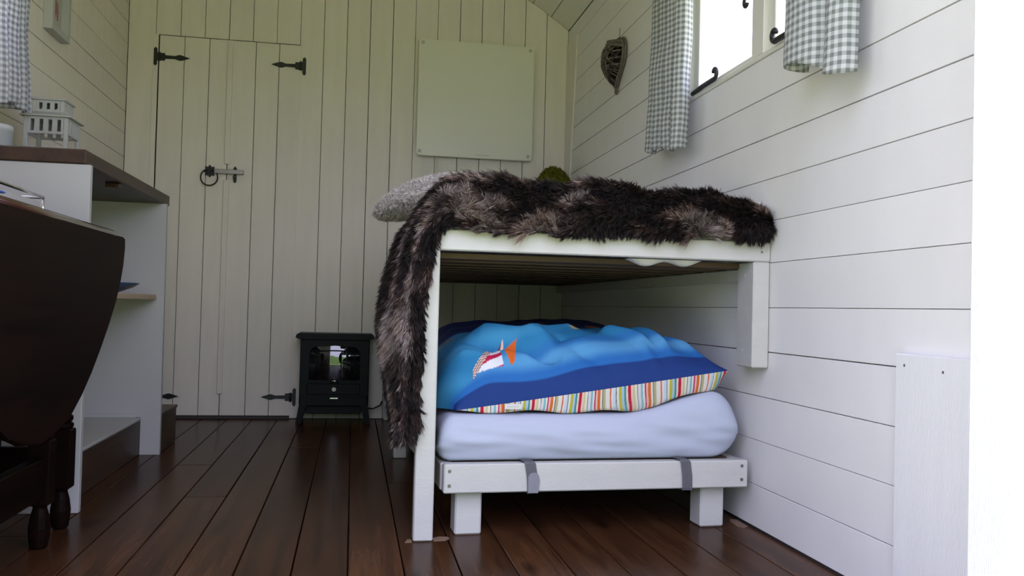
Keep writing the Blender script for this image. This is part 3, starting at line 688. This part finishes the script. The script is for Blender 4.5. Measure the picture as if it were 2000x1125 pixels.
# ------------------------------------------------------------------ fur throw
def strands(name, base, nrm, tdir, length, width, col, bend, parent, m, seg=3, jit=.35, pull=None):
    """flat tapering hairs; base,nrm,tdir (n,3); length (n,), col (n,3)"""
    n = len(base); j = rng.normal(0, jit, (n, 3))
    d0 = nrm*.75+tdir*.75+j*.5; d0 /= np.linalg.norm(d0, axis=1)[:, None]
    d1 = nrm*(.15)+tdir*1.0+j+np.array([0, 0, -bend]); d1 /= np.linalg.norm(d1, axis=1)[:, None]
    side = np.cross(d0, rng.normal(0, 1, (n, 3))); side /= np.linalg.norm(side, axis=1)[:, None]
    V = np.zeros((n, 2*seg+1, 3)); p = base.copy(); Cc = np.zeros((n, 2*seg+1, 3))
    for s in range(seg+1):
        t = s/seg; wv = width*(1-t*.85)
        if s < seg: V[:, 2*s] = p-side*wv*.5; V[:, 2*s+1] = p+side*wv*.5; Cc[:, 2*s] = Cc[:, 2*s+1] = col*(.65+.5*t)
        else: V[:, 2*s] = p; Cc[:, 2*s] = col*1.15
        d = d0*(1-t)+d1*t; p = p+d*(length/seg)[:, None]
        if pull is not None: p = p+pull/seg
    F = []
    o = np.arange(n)*(2*seg+1)
    tri = []
    for s in range(seg):
        a, b, c, e = 2*s, 2*s+1, 2*s+2, 2*s+3
        if s < seg-1: tri += [(a, b, c), (b, e, c)]
        else: tri += [(a, b, c)]
    T = (o[:, None, None]+np.array(tri)[None]).reshape(-1, 3)
    me = bpy.data.meshes.new(name); me.vertices.add(V.shape[0]*V.shape[1]); me.vertices.foreach_set('co', V.ravel().astype(np.float32))
    nf = len(T); me.loops.add(nf*3); me.polygons.add(nf); me.loops.foreach_set('vertex_index', T.ravel().astype(np.int32))
    me.polygons.foreach_set('loop_start', np.arange(0, nf*3, 3, dtype=np.int32)); me.update(calc_edges=True)
    ca = me.color_attributes.new('Col', 'FLOAT_COLOR', 'POINT')
    ca.data.foreach_set('color', np.concatenate([np.clip(Cc.reshape(-1, 3), 0, 1), np.ones((V.shape[0]*V.shape[1], 1))], 1).ravel().astype(np.float32))
    o = link(name, me, m, parent); o['kind'] = 'stuff'; return o
def interp(ctrl, t):
    a = np.array(ctrl, float); return np.stack([np.interp(t, a[:, 0], a[:, k]) for k in range(1, a.shape[1])], -1)
M['fur'] = vcol('brown_fur', .55); M['fur_skin'] = mat('fur_backing', (.020, .014, .011), .9)
ft = tag(empty('fur_throw', (.62, 2.3, .875)), 'dark brown fur throw draped over the front of the raised bed and its left post', 'throw')
FRONT = [(.259, .763), (.228, .772), (.206, .756), (.193, .724), (.191, .681), (.182, .619), (.171, .569), (.171, .445), (.164, .322), (.154, .251)]
OUTER = [(.266, .898), (.216, .888), (.185, .846), (.147, .795), (.119, .757), (.104, .720), (.086, .645), (.075, .566), (.076, .500), (.087, .435), (.099, .370), (.109, .305), (.120, .232)]
def along(pts, f):
    p = np.array(pts); d = np.concatenate([[0], np.cumsum(np.linalg.norm(np.diff(p, axis=0), axis=1))]); d /= d[-1]
    return np.array([np.interp(f, d, p[:, 0]), np.interp(f, d, p[:, 1])])
def throw_surface(ns=160, nt=46):
    P = np.zeros((ns, nt, 3)); sh = .56
    for i in range(ns):
        s = i/(ns-1)
        if s < sh:
            x = 1.066-(1.066-.262)*s/sh
            lip = float(np.interp(x, [.262, .30, .36, .42, .455, .50, .56, .60, .66, .75, .83, .95, 1.02, 1.066], [.763, .757, .752, .757, .764, .748, .762, .758, .764, .766, .763, .767, .764, .772]))
            top = float(np.interp(x, [.26, .4, .7, .9, 1.0, 1.045, 1.066], [.893, .897, .889, .880, .874, .858, .838])); top += .007*math.sin(x*23)+.004*math.sin(x*57)
            E0 = np.array([x, 2.156, lip]); E1 = np.array([x, 2.188, top]); E2 = np.array([x, 2.50, .884])
            Mid = np.array([x, 2.146, lip*.45+top*.55])
        else:
            f = (s-sh)/(1-sh); a = along(FRONT, f); b = along(OUTER, f); k = float(smooth(np.array(f/.25)))
            E0 = np.array([a[0], 2.156, a[1]]); E1 = np.array([b[0], 2.188+(2.285-2.188)*k, b[1]])
            Mid = np.array([a[0]*.55+b[0]*.45-.018*k, 2.146+.020*k, a[1]*.45+b[1]*.55])
            E2 = np.array([b[0]+.012*k, 2.50, (b[1]*k+.884*(1-k))])
        for j in range(nt):
            t = j/(nt-1)
            if t < .55:
                q = t/.55; p = E0*(1-q)**2+(Mid*2-(E0+E1)*.5)*2*q*(1-q)+E1*q*q
            else:
                q = (t-.55)/.45; p = E1*(1-q)+E2*q
            nv3 = Vector((p[0]*5, p[1]*6, p[2]*5)); nzv = noise.noise(nv3)*.012+noise.noise(nv3*2.7)*.006
            if s < sh: p = p+np.array([0, -abs(nzv)*.6, (nzv*.6 if t > .3 else 0)])
            else: p = p+np.array([nzv*.5-.002, -abs(nzv)*.3, 0])
            P[i, j] = (min(p[0], R-.004), p[1], p[2])
    return P
P = throw_surface(); off = np.array(ft.location)
du = np.gradient(P, axis=0); dvv = np.gradient(P, axis=1); Nn = np.cross(dvv, du); Nn /= np.linalg.norm(Nn, axis=2)[..., None]+1e-9
if Nn[20, 30, 2] < 0: Nn = -Nn
# solid hide: outer and inner sheet joined
n1, n2 = P.shape[:2]; Pi = P-Nn*.006
ring = np.concatenate([P, Pi[:, ::-1], P[:, :1]], 1)
link('hide', grid_mesh('hide', ring-off), M['fur_skin'], ft)
NS = 125000
si = rng.uniform(0, n1-1.001, NS); ti = rng.uniform(0, n2-1.001, NS)
# more hairs on the visible front half
ti = np.where(rng.uniform(0, 1, NS) < .62, ti*.55, ti)
ne = 9000; si[:ne] = rng.uniform(0, n1-1.001, ne); ti[:ne] = rng.uniform(0, 1.2, ne)
a, b = si.astype(int), ti.astype(int); fa, fb = (si-a)[:, None], (ti-b)[:, None]
bl = lambda A: A[a, b]*(1-fa)*(1-fb)+A[a+1, b]*fa*(1-fb)+A[a, b+1]*(1-fa)*fb+A[a+1, b+1]*fa*fb
pos, nn, tu, tv = bl(P), bl(Nn), bl(du), bl(dvv)
tu /= np.linalg.norm(tu, axis=1)[:, None]+1e-9; tv /= np.linalg.norm(tv, axis=1)[:, None]+1e-9
sN, tN = si/n1, ti/n2
fn = np.array([noise.noise(Vector((q*8, t*3.6, 1.7))) for q, t in zip(sN, tN)]); fn2 = np.array([noise.noise(Vector((q*30, t*7, 5.1))) for q, t in zip(sN, tN)])
fn3 = np.array([noise.noise(Vector((q*14, t*11, 9.1))) for q, t in zip(sN, tN)])
hang = sN > .60
ang = fn*2.6+fn3*1.6
flow = np.where(hang[:, None], tu*1.0+tv*(.40*np.sin(ang))[:, None], tu*(.95*np.cos(ang))[:, None]+tv*(-.35+.6*np.sin(ang))[:, None])
flow /= np.linalg.norm(flow, axis=1)[:, None]
dark, mid_, pale, grey = (np.array(s2l(*c)) for c in ((17, 15, 15), (58, 44, 41), (178, 165, 162), (122, 108, 106)))
stripe = np.where(hang, np.exp(-((tN-.17-.03*np.sin(sN*22))/.045)**2)*.8+np.exp(-((tN-.36-.04*np.sin(sN*30+1))/.05)**2)*1.0-.15, 0)
top_ = np.exp(-((tN-.52)/.07)**2)*.35*np.clip(fn2*2.5+.3, 0, 1)
lum = np.clip(.03+fn*1.6+fn3*.9+fn2*.5, 0, 1)*.85; lum = np.clip(lum+stripe*.75+top_, 0, 1)
cell = (np.floor(si*1.0+.5*np.sin(ti*3)).astype(int)*97+np.floor(ti*1.1).astype(int)); uq, inv = np.unique(cell, return_inverse=True); inv = inv.ravel()
cr_l = rng.normal(0, .13, len(uq)); lum = np.clip(lum+cr_l[inv], 0, 1)
lum = np.where(rng.uniform(0, 1, NS) < .10, np.clip(lum+.35, 0, 1), lum)
col = np.where(lum[:, None] < .5, dark+(mid_-dark)*(lum*2)[:, None], mid_+(np.where(rng.uniform(0, 1, (NS, 1)) < .5, pale, grey)-mid_)*((lum-.5)*2)[:, None])
warm = np.clip(fn2*1.5, 0, 1)[:, None]*np.array([.10, .0, -.06]); col = np.clip(col*(1+warm*2), 0, 1)
ln = (.017+.012*np.clip(fn+.5, 0, 1)+rng.uniform(-.006, .009, NS)); ln = np.where(tN < .03, ln*(.9+.7*np.clip(fn2*2, 0, 1)), ln)
ctr = np.zeros((len(uq), 3)); cnt = np.zeros(len(uq)); np.add.at(ctr, inv, pos); np.add.at(cnt, inv, 1); ctr /= cnt[:, None]
cj = rng.normal(0, .30, (len(uq), 3))
flow = flow+cj[inv]; flow /= np.linalg.norm(flow, axis=1)[:, None]
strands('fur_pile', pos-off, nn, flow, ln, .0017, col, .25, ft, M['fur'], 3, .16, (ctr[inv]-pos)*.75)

# ------------------------------------------------------------------ cushions on the raised bed
def cushion_grid(a, b, h, nu=46, nv=46, p=.55, rnd=False):
    u = np.linspace(-1, 1, nu); v = np.linspace(-1, 1, nv); U, V = np.meshgrid(u, v)
    pin = 1-.10*(U*V)**2*0
    x = a*U*(1-.10*(1-V*V)*np.abs(U)**3); y = b*V*(1-.10*(1-U*U)*np.abs(V)**3)
    z = h*((1-U**2)*(1-V**2))**p
    if rnd: x = a*U*np.sqrt(1-V*V/2); y = b*V*np.sqrt(1-U*U/2)
    return np.stack([x, y, z], 2)
def fluffy(name, label, cat, a, b, h, loc, rot, cols, nstr, ln, wd, m, skin, droop=0, rnd=False):
    c = tag(empty(name, loc), label, cat); Mx = np.array(Matrix.Rotation(rot[2], 3, 'Z') @ Matrix.Rotation(rot[1], 3, 'Y') @ Matrix.Rotation(rot[0], 3, 'X'))
    G = cushion_grid(a, b, h, rnd=rnd); B = G.copy(); B[..., 2] *= -.85
    allp = []
    def dr(A):
        A = A.copy(); A[..., 2] -= droop*np.clip((-A[..., 0]/a), 0, 1)**2; return A @ Mx.T
    for nm, A, fl in (('cover', dr(G), False), ('cover_back', dr(B), True)):
        me = grid_mesh(nm, A[:, ::-1] if fl else A); link(nm, me, skin, c)
        du_ = np.gradient(A, axis=1); dv_ = np.gradient(A, axis=0); N_ = np.cross(du_, dv_); N_ /= np.linalg.norm(N_, axis=2)[..., None]+1e-9
        if fl: N_ = -N_
        k = nstr//2; i = rng.uniform(0, 44.99, k); j = rng.uniform(0, 44.99, k); ia, ja = i.astype(int), j.astype(int); f1, f2 = (i-ia)[:, None], (j-ja)[:, None]
        q = lambda Z: Z[ja, ia]*(1-f1)*(1-f2)+Z[ja, ia+1]*f1*(1-f2)+Z[ja+1, ia]*(1-f1)*f2+Z[ja+1, ia+1]*f1*f2
        allp.append((q(A), q(N_)))
    pos = np.concatenate([p[0] for p in allp]); nn = np.concatenate([p[1] for p in allp]); n = len(pos)
    t = rng.normal(0, 1, (n, 3)); t -= nn*(t*nn).sum(1)[:, None]; t /= np.linalg.norm(t, axis=1)[:, None]
    cl = np.array([s2l(*x) for x in cols])[rng.integers(0, len(cols), n)]*rng.uniform(.8, 1.15, (n, 1))
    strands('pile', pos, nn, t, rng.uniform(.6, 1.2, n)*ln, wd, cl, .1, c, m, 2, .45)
    return c
fluffy('sheepskin_cushion', 'pale grey curly sheepskin cushion overhanging the left side of the raised bed', 'cushion', .240, .26, .068, (.293, 3.02, .944), (.0, -.13, 0),
       ((228, 220, 216), (206, 198, 194), (238, 232, 228)), 26000, .014, .0032, M['fur'], mat('sheepskin_base', s2l(198, 190, 186), .95), .035, True)
fluffy('olive_cushion', 'olive green tufted cushion in the far corner of the raised bed', 'cushion', .105, .20, .07, (.968, 4.30, 1.09), (PI/2-.2, 0, .0),
       ((120, 118, 20), (92, 94, 14), (140, 132, 36)), 9000, .014, .004, M['fur'], mat('olive_base', s2l(96, 96, 18), .95), 0, True)

# ------------------------------------------------------------------ white shelf unit with brown worktop on the left
su = tag(empty('shelf_unit', (-.9, 2.55, 0)), 'white painted open shelf unit against the left wall', 'shelf unit')
O = Vector(su.location)
def sux(nm, x0, x1, y0, y1, z0, z1, m=None, bev=.0015): return box(nm, x0-O.x, x1-O.x, y0-O.y, y1-O.y, z0, z1, m or M['paint_unit'], su, bev)
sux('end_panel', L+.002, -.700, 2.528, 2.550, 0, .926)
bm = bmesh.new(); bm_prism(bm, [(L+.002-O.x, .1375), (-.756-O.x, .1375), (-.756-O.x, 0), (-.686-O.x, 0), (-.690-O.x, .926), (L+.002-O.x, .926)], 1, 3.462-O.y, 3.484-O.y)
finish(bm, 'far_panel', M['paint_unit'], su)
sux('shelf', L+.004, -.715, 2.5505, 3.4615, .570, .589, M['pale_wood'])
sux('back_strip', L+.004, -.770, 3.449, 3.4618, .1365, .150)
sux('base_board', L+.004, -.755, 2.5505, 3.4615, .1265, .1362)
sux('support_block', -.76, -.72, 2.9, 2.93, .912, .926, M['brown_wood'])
wt = tag(prism('worktop', [(L+.002, 2.520), (-.712, 2.524), (-.700, 3.56), (L+.002, 3.56)], 2, .9265, .966, M['brown_wood'], None, .003), 'thick brown wooden worktop on the white shelf unit', 'worktop')
pl = tag(box('wooden_plinth', L+.003, -.756, 2.552, 3.4605, 0, .126, M['plinth_wood'], None, .002), 'dark wooden plinth under the white shelf unit', 'plinth')
stp = tag(empty('wooden_step', (-.9, 3.64, 0)), 'dark wooden step box beside the left back door', 'step')
box('step_box', L+.003+.9, -.690+.9, -.150, .140, 0, .138, M['plinth_wood'], stp, .002)
box('step_top', L+.003+.9, -.686+.9, -.152, .144, .1382, .150, M['plinth_wood'], stp, .002)
# blue dish on the shelf
bm = bmesh.new(); prof = [(.055, .5895), (.058, .592), (.105, .610), (.125, .622), (.127, .625), (.122, .625), (.100, .614), (.055, .597), (.001, .596)]
bm_lathe(bm, prof, 0, 0, 40); o = finish(bm, 'dish', M['plate'], None, True); o.location = (-.845, 3.20, 0)
for v in o.data.vertices: v.co.z -= .5895
o.location.z = .5895; tag(o, 'shallow dark blue dish on the pale wooden shelf', 'dish')

# lantern on the worktop
lt = tag(empty('lantern', (-.957, 3.03, .966)), 'white wooden lantern with slotted roof and glass sides on the worktop', 'lantern')
s = .064
box('base', -s-.006, s+.006, -s-.006, s+.006, 0, .012, M['lantern'], lt, .001)
for sx in (-1, 1):
    for sy in (-1, 1): box('corner_post', sx*(s-.006)-.006, sx*(s-.006)+.006, sy*(s-.006)-.006, sy*(s-.006)+.006, .0122, .165, M['lantern'], lt, .001)
def slotted(nm, half, z0, z1, nslot, d, par):
    # four slotted sides, each one a frame with openings
    for k in range(4):
        bm = bmesh.new(); w_ = half-.0125
        sw = 2*w_/nslot
        bm_box(bm, -w_, w_, -half, -half+d, z0, z0+.008); bm_box(bm, -w_, w_, -half, -half+d, z1-.008, z1)
        for q in range(nslot+1):
            xx = -w_+q*sw; bm_box(bm, max(-w_, xx-sw*.28), min(w_, xx+sw*.28), -half, -half+d, z0+.008, z1-.008)
        bmesh.ops.rotate(bm, verts=bm.verts, cent=(0, 0, 0), matrix=Matrix.Rotation(k*PI/2, 3, 'Z')); finish(bm, nm, M['lantern'], par)
slotted('slotted_side', s, .112, .165, 4, .006, lt)
for k in range(4):
    bm = bmesh.new(); bm_box(bm, -s+.0125, s-.0125, -s+.004, -s+.006, .013, .1115); bmesh.ops.rotate(bm, verts=bm.verts, cent=(0, 0, 0), matrix=Matrix.Rotation(k*PI/2, 3, 'Z')); finish(bm, 'pane', M['glass'], lt)
bm = bmesh.new(); a_, b_ = s+.010, .046
lo = [bm.verts.new((x*a_, y*a_, .1652)) for x, y in ((-1, -1), (1, -1), (1, 1), (-1, 1))]; l2 = [bm.verts.new((x*a_, y*a_, .169)) for x, y in ((-1, -1), (1, -1), (1, 1), (-1, 1))]
hi = [bm.verts.new((x*b_, y*b_, .183)) for x, y in ((-1, -1), (1, -1), (1, 1), (-1, 1))]
bm.faces.new(lo[::-1]); bm.faces.new(hi)
for k in range(4): bm.faces.new((lo[k], lo[(k+1) % 4], l2[(k+1) % 4], l2[k])); bm.faces.new((l2[k], l2[(k+1) % 4], hi[(k+1) % 4], hi[k]))
finish(bm, 'eave', M['lantern'], lt)
for sx in (-1, 1):
    for sy in (-1, 1): box('roof_post', sx*.040-.006, sx*.040+.006, sy*.040-.006, sy*.040+.006, .1832, .220, M['lantern'], lt, .001)
slotted('roof_side', .046, .1832, .220, 3, .005, lt)
box('roof_cap', -.052, .052, -.052, .052, .2202, .226, M['lantern'], lt, .001)
bm = bmesh.new(); bm_lathe(bm, [(.030, .0125), (.030, .060), (.026, .064), (.0, .064)][:3]+[(.004, .065)], 0, 0, 18); finish(bm, 'candle', M['canister'], lt, True)
# pale canister at the very edge of the picture
bm = bmesh.new(); bm_lathe(bm, [(.048, 0), (.050, .003), (.050, .085), (.052, .086), (.052, .100), (.048, .104), (.012, .108), (.010, .115), (.004, .118)], 0, 0, 28)
o = finish(bm, 'canister', M['canister'], None, True); o.location = (-1.050, 2.82, .966); tag(o, 'white enamel canister on the worktop beneath the left curtain', 'canister')

# ------------------------------------------------------------------ dark drop-leaf table
tbz = .738
gt = tag(empty('drop_leaf_table', (-.78, 1.85, 0)), 'dark mahogany gateleg table with its rounded leaf hanging down', 'table')
O = Vector(gt.location); CYT = 1.85
def tx_(nm, x0, x1, y0, y1, z0, z1, bev=.002): return box(nm, x0-O.x, x1-O.x, y0-O.y, y1-O.y, z0, z1, M['dark_wood'], gt, bev)
# fixed centre of the top with slightly curved ends and a moulded edge
half = .555
pts = [(-.602-O.x, y) for y in (-half, half)]; pts = []
for t in np.linspace(-1, 1, 9): pts.append((-.775-O.x+.172*t, half+.018*(1-t*t)))
for t in np.linspace(1, -1, 9): pts.append((-.775-O.x+.172*t, -half-.018*(1-t*t)))
prism('table_top', pts, 2, tbz-.012, tbz+.006, M['dark_wood'], gt, .003)
def leaf(sx, xh):
    hl = [(.573, .728), (.574, .722), (.572, .70), (.565, .655), (.545, .615), (.505, .566), (.45, .512), (.385, .456), (.315, .402), (.245, .357), (.175, .322), (.10, .298), (0, .285)]
    pts = [(a, z) for a, z in hl] + [(-a, z) for a, z in hl[:-1][::-1]]
    bm = bmesh.new(); bm_prism(bm, pts, 0, xh-.009, xh+.009); bmesh.ops.bevel(bm, geom=[e for e in bm.edges if abs(e.verts[0].co.x-e.verts[1].co.x) < 1e-5], offset=.004, segments=2, affect='EDGES')
    o = finish(bm, 'hanging_leaf', M['dark_wood'], gt); return o
leaf(1, -.590-O.x); leaf(-1, -.962-O.x)
tube('rule_joint', [(-.592-O.x, -.55, .729), (-.592-O.x, .50, .729)], .0095, M['polished_edge'], gt, 12)
def turned_leg(x, y):
    x -= O.x; y -= O.y
    bm = bmesh.new(); bm_lathe(bm, [(.015, 0), (.019, .003), (.022, .022), (.0235, .045), (.020, .072), (.015, .090), (.016, .098)], x, y, 18)
    bm_box(bm, x-.024, x+.024, y-.024, y+.024, .098, .245, .003)
    bm_lathe(bm, [(.020, .245), (.0235, .251), (.0235, .258), (.018, .262), (.022, .268), (.022, .276), (.016, .282), (.021, .290), (.018, .300), (.014, .312), (.019, .36), (.023, .42), (.021, .47), (.014, .54), (.020, .56), (.016, .57), (.022, .585), (.021, .60)], x, y, 18)
    bm_box(bm, x-.024, x+.024, y-.024, y+.024, .60, .724, .003)
    finish(bm, 'leg', M['dark_wood'], gt)
turned_leg(-.688, 2.190); turned_leg(-.698, 2.372)
turned_leg(-.688, 1.42); turned_leg(-.870, 2.372); turned_leg(-.870, 1.33); turned_leg(-.698, 1.33)
tx_('stretcher', -.699, -.672, 1.445, 2.165, .118, .208)
tx_('end_stretcher', -.845, -.723, 2.360, 2.384, .12, .20); tx_('end_stretcher', -.845, -.723, 1.318, 1.342, .12, .20)
tx_('apron', -.712, -.684, 1.355, 2.347, .62, .722); tx_('apron', -.884, -.856, 1.355, 2.347, .62, .722)
# things on the table
tr = tag(empty('metal_tray', (-.835, 2.20, .744)), 'shallow tray with a bright metal wire rim on the dark table', 'tray')
box('tray_base', -.075, .075, -.145, .150, .0003, .006, M['print_paper'], tr, .001)
tube('wire_rim', [(x, y, .070) for x, y in ((-.078, -.148), (-.078, .140), (-.070, .152), (.070, .152), (.080, .142), (.080, -.140), (.072, -.150), (-.070, -.150))], .0038, M['chrome'], tr, 8, True)
for x, y in ((.080, .142), (.080, -.140), (-.078, .140), (-.078, -.148)): tube('rim_post', [(x, y, .003), (x, y, .070)], .0036, M['chrome'], tr)
for x0, x1, y0, y1 in ((.0735, .0755, -.14, .13), (-.0755, -.0735, -.14, .14), (-.07, .07, .146, .148), (-.07, .07, -.148, -.146)): box('tray_side', x0, x1, y0, y1, .006, .058, M['print_paper'], tr)
bk = tag(empty('blue_book', (-.742, 1.64, .744)), 'flat blue covered book lying on the dark table', 'book')
for z0, z1, m_ in ((0.0003, .003, 'blue_cover'), (.0165, .0195, 'blue_cover')): box('cover', -.10, .10, -.15, .15, z0, z1, M[m_], bk, .0005)
box('pages', -.094, .094, -.146, .146, .003, .0165, M['canister'], bk)

# ------------------------------------------------------------------ picture, woven heart
pf = tag(empty('picture_frame', (L, 3.462, 1.52)), 'small white deep box frame with a pink print on the left wall', 'picture')
fw_ = .022
for nm, y0, y1, z0, z1 in (('frame_side', -.1, -.1+fw_, 0, .2), ('frame_side', .1-fw_, .1, 0, .2), ('frame_rail', -.1+fw_, .1-fw_, 0, fw_), ('frame_rail', -.1+fw_, .1-fw_, .2-fw_, .2)):
    box(nm, .0005, .032, y0, y1, z0, z1, M['lantern'], pf, .001)
box('print', .0008, .006, -.078, .078, .022, .178, M['print_paper'], pf)
bm = bmesh.new()
pts = [(-.045, .10), (-.03, .085), (-.012, .088), (-.005, .066), (.004, .066), (.008, .085), (.022, .086), (.028, .064), (.037, .066), (.040, .10), (.034, .124), (.01, .135), (-.02, .132), (-.038, .122)]
bm_prism(bm, pts, 0, .0062, .0070); finish(bm, 'pink_motif', M['print_pink'], pf)

wh = tag(empty('willow_heart', (R, 3.585, 1.50)), 'grey woven willow heart hanging on the right wall', 'wall ornament')
def heart(t, k=1.0):
    hx = .112*k*math.sin(t)**3; hz = (13*math.cos(t)-3.2*math.cos(2*t)-1.6*math.cos(3*t)-.6*math.cos(4*t))/15.5*.118*k
    return hx, hz+.124
def bulge(y, z): 
    r2 = min(1, (y/.105)**2+((z-.125)/.125)**2); return .012+.055*math.sqrt(max(0, 1-r2))
for k, ox in ((1.0, .008), (.965, .016), (.94, .010), (.985, .020)):
    tube('hoop', [(-ox+random.uniform(-.002, .002), heart(t, k)[0], heart(t, k)[1]) for t in np.linspace(0, 2*PI, 44, endpoint=False)], .0042, M['twig'], wh, 6, True)
for q in range(64):
    ta = random.uniform(0, 2*PI); tb_ = ta+(PI+random.uniform(-.7, .7) if q % 2 else random.uniform(1.4, 4.8))
    y0, z0 = heart(ta, .96); y1, z1 = heart(tb_, .96)
    if math.hypot(y1-y0, z1-z0) < .09 or (z0 > .19 and z1 > .19): continue
    bow = random.uniform(-.012, .012); pts = []
    for t in np.linspace(0, 1, 11):
        y = y0+(y1-y0)*t+bow*math.sin(PI*t)*.5; z = z0+(z1-z0)*t+bow*math.sin(PI*t); 
        pts.append((-bulge(y, z)*(.35+.65*math.sin(PI*t)**.5 if 0 < t < 1 else .3)-.006, y, z))
    tube('willow_twig', pts, random.uniform(.0026, .0042), M['twig'] if q % 3 else M['twig_dark'], wh, 5)
prism('hollow_shade', [heart(t, .93) for t in np.linspace(0, 2*PI, 30, endpoint=False)], 0, -.008, -.002, M['twig_dark'], wh)  # dark sheet standing in for the shade in the hollow behind the twigs
tube('hanging_loop', [(-.004, 0, .205), (-.004, 0, .262)], .0012, M['twig'], wh)
tube('bottom_bow', [(-.012, .012*math.sin(t), -.004+.012*math.cos(t)) for t in np.linspace(0, 2*PI, 12, endpoint=False)], .005, M['twig'], wh, 6, True)

# ------------------------------------------------------------------ curtains
def curtain(name, label, x, s, prof, zt, zb, m, seedn, group=None, zslope=0, flare=.15):
    """prof: list of (y, distance from the wall) along the top edge; the cloth follows it as a smooth wavy sheet"""
    c = tag(empty(name, (x, prof[0][0], zb)), label, 'curtain', 'gingham curtains at the windows'); pr = np.array(prof, float)
    n = 160; tt = np.linspace(0, len(pr)-1, n)
    # Catmull-Rom through the profile
    def cr(t):
        i = min(int(t), len(pr)-2); f = t-i; p = [pr[max(i-1, 0)], pr[i], pr[i+1], pr[min(i+2, len(pr)-1)]]
        return .5*((2*p[1])+(-p[0]+p[2])*f+(2*p[0]-5*p[1]+4*p[2]-p[3])*f*f+(-p[0]+3*p[1]-3*p[2]+p[3])*f**3)
    Q = np.array([cr(t) for t in tt]); arc = np.concatenate([[0], np.cumsum(np.linalg.norm(np.diff(Q, axis=0), axis=1))])
    nz_ = 70; P = np.zeros((nz_, n, 3)); UV = np.zeros((nz_, n, 2)); ym = Q[:, 0].mean()
    for k in range(nz_):
        f = k/(nz_-1)
        for i in range(n):
            zbi = zb+zslope*(Q[i, 0]-ym)+.008*math.sin(arc[i]*25+seedn)
            z = zt+(zbi-zt)*f
            y = ym+(Q[i, 0]-ym)*(1-flare*(1-f))+.008*f*math.sin(arc[i]*18+f*4+seedn)
            d = max(.012, Q[i, 1]*(.75+.25*f)+.006*noise.noise(Vector((arc[i]*9, f*5, seedn))))
            P[k, i] = (-s*d, y-prof[0][0], z-zb); UV[k, i] = (arc[i]+.004*f*math.sin(f*5), z)
    th = np.zeros_like(P); 
    o = link('cloth', grid_mesh(name, P, UV), m, c)
    md = o.modifiers.new('thickness', 'SOLIDIFY'); md.thickness = .0016
    # turned-up hem
    Hm = P[-4:].copy(); Hm[..., 0] *= 1.0; 
    hemP = np.stack([P[-1]+np.array([0, 0, .0]), P[-3]+np.array([s*.004, 0, 0])]); link('hem', grid_mesh('hem', hemP, np.stack([UV[-1], UV[-3]])), m, c)
    return c
curtain('gingham_curtain', 'grey gingham curtain on the far side of the right window, beside the willow heart', R, 1,
        [(3.04, .035), (3.01, .065), (2.97, .085), (2.91, .062), (2.87, .095), (2.81, .075), (2.77, .100), (2.71, .080), (2.67, .105), (2.635, .085), (2.65, .05)], 1.86, 1.110, M['gingham'], 1, zslope=.14)
curtain('gingham_curtain', 'grey gingham curtain with a rolled lower edge on the near side of the right window', R, 1,
        [(1.885, .055), (1.915, .060), (1.925, .085), (1.905, .108), (1.86, .112), (1.815, .098), (1.79, .068), (1.765, .090), (1.73, .100), (1.695, .080), (1.69, .05)], 1.86, 1.120, M['gingham'], 4, zslope=.30, flare=.05)
curtain('gingham_curtain', 'bright blue-grey gingham curtain on the left wall above the worktop', L, -1,
        [(2.945, .02), (2.952, .06), (2.945, .10), (2.92, .122), (2.89, .105), (2.86, .130), (2.82, .112), (2.79, .138), (2.74, .12), (2.70, .13), (2.66, .06)], 1.86, 1.128, M['gingham_sunlit'], 7, zslope=.08)
for nm, x, s in (('right', R, 1), ('left', L, -1)):
    cr_ = tag(empty('curtain_rod', (x, 2.35, 1.87)), f'thin black curtain rod above the {nm} window', 'curtain rod', 'curtain rods above the windows')
    tube('rod', [(-s*.075, -.78, 0), (-s*.075, .80, 0)], .006, M['iron'], cr_)
    for y in (-.70, .72): tube('bracket', [(-s*.0005, y, 0), (-s*.075, y, 0)], .005, M['iron'], cr_)
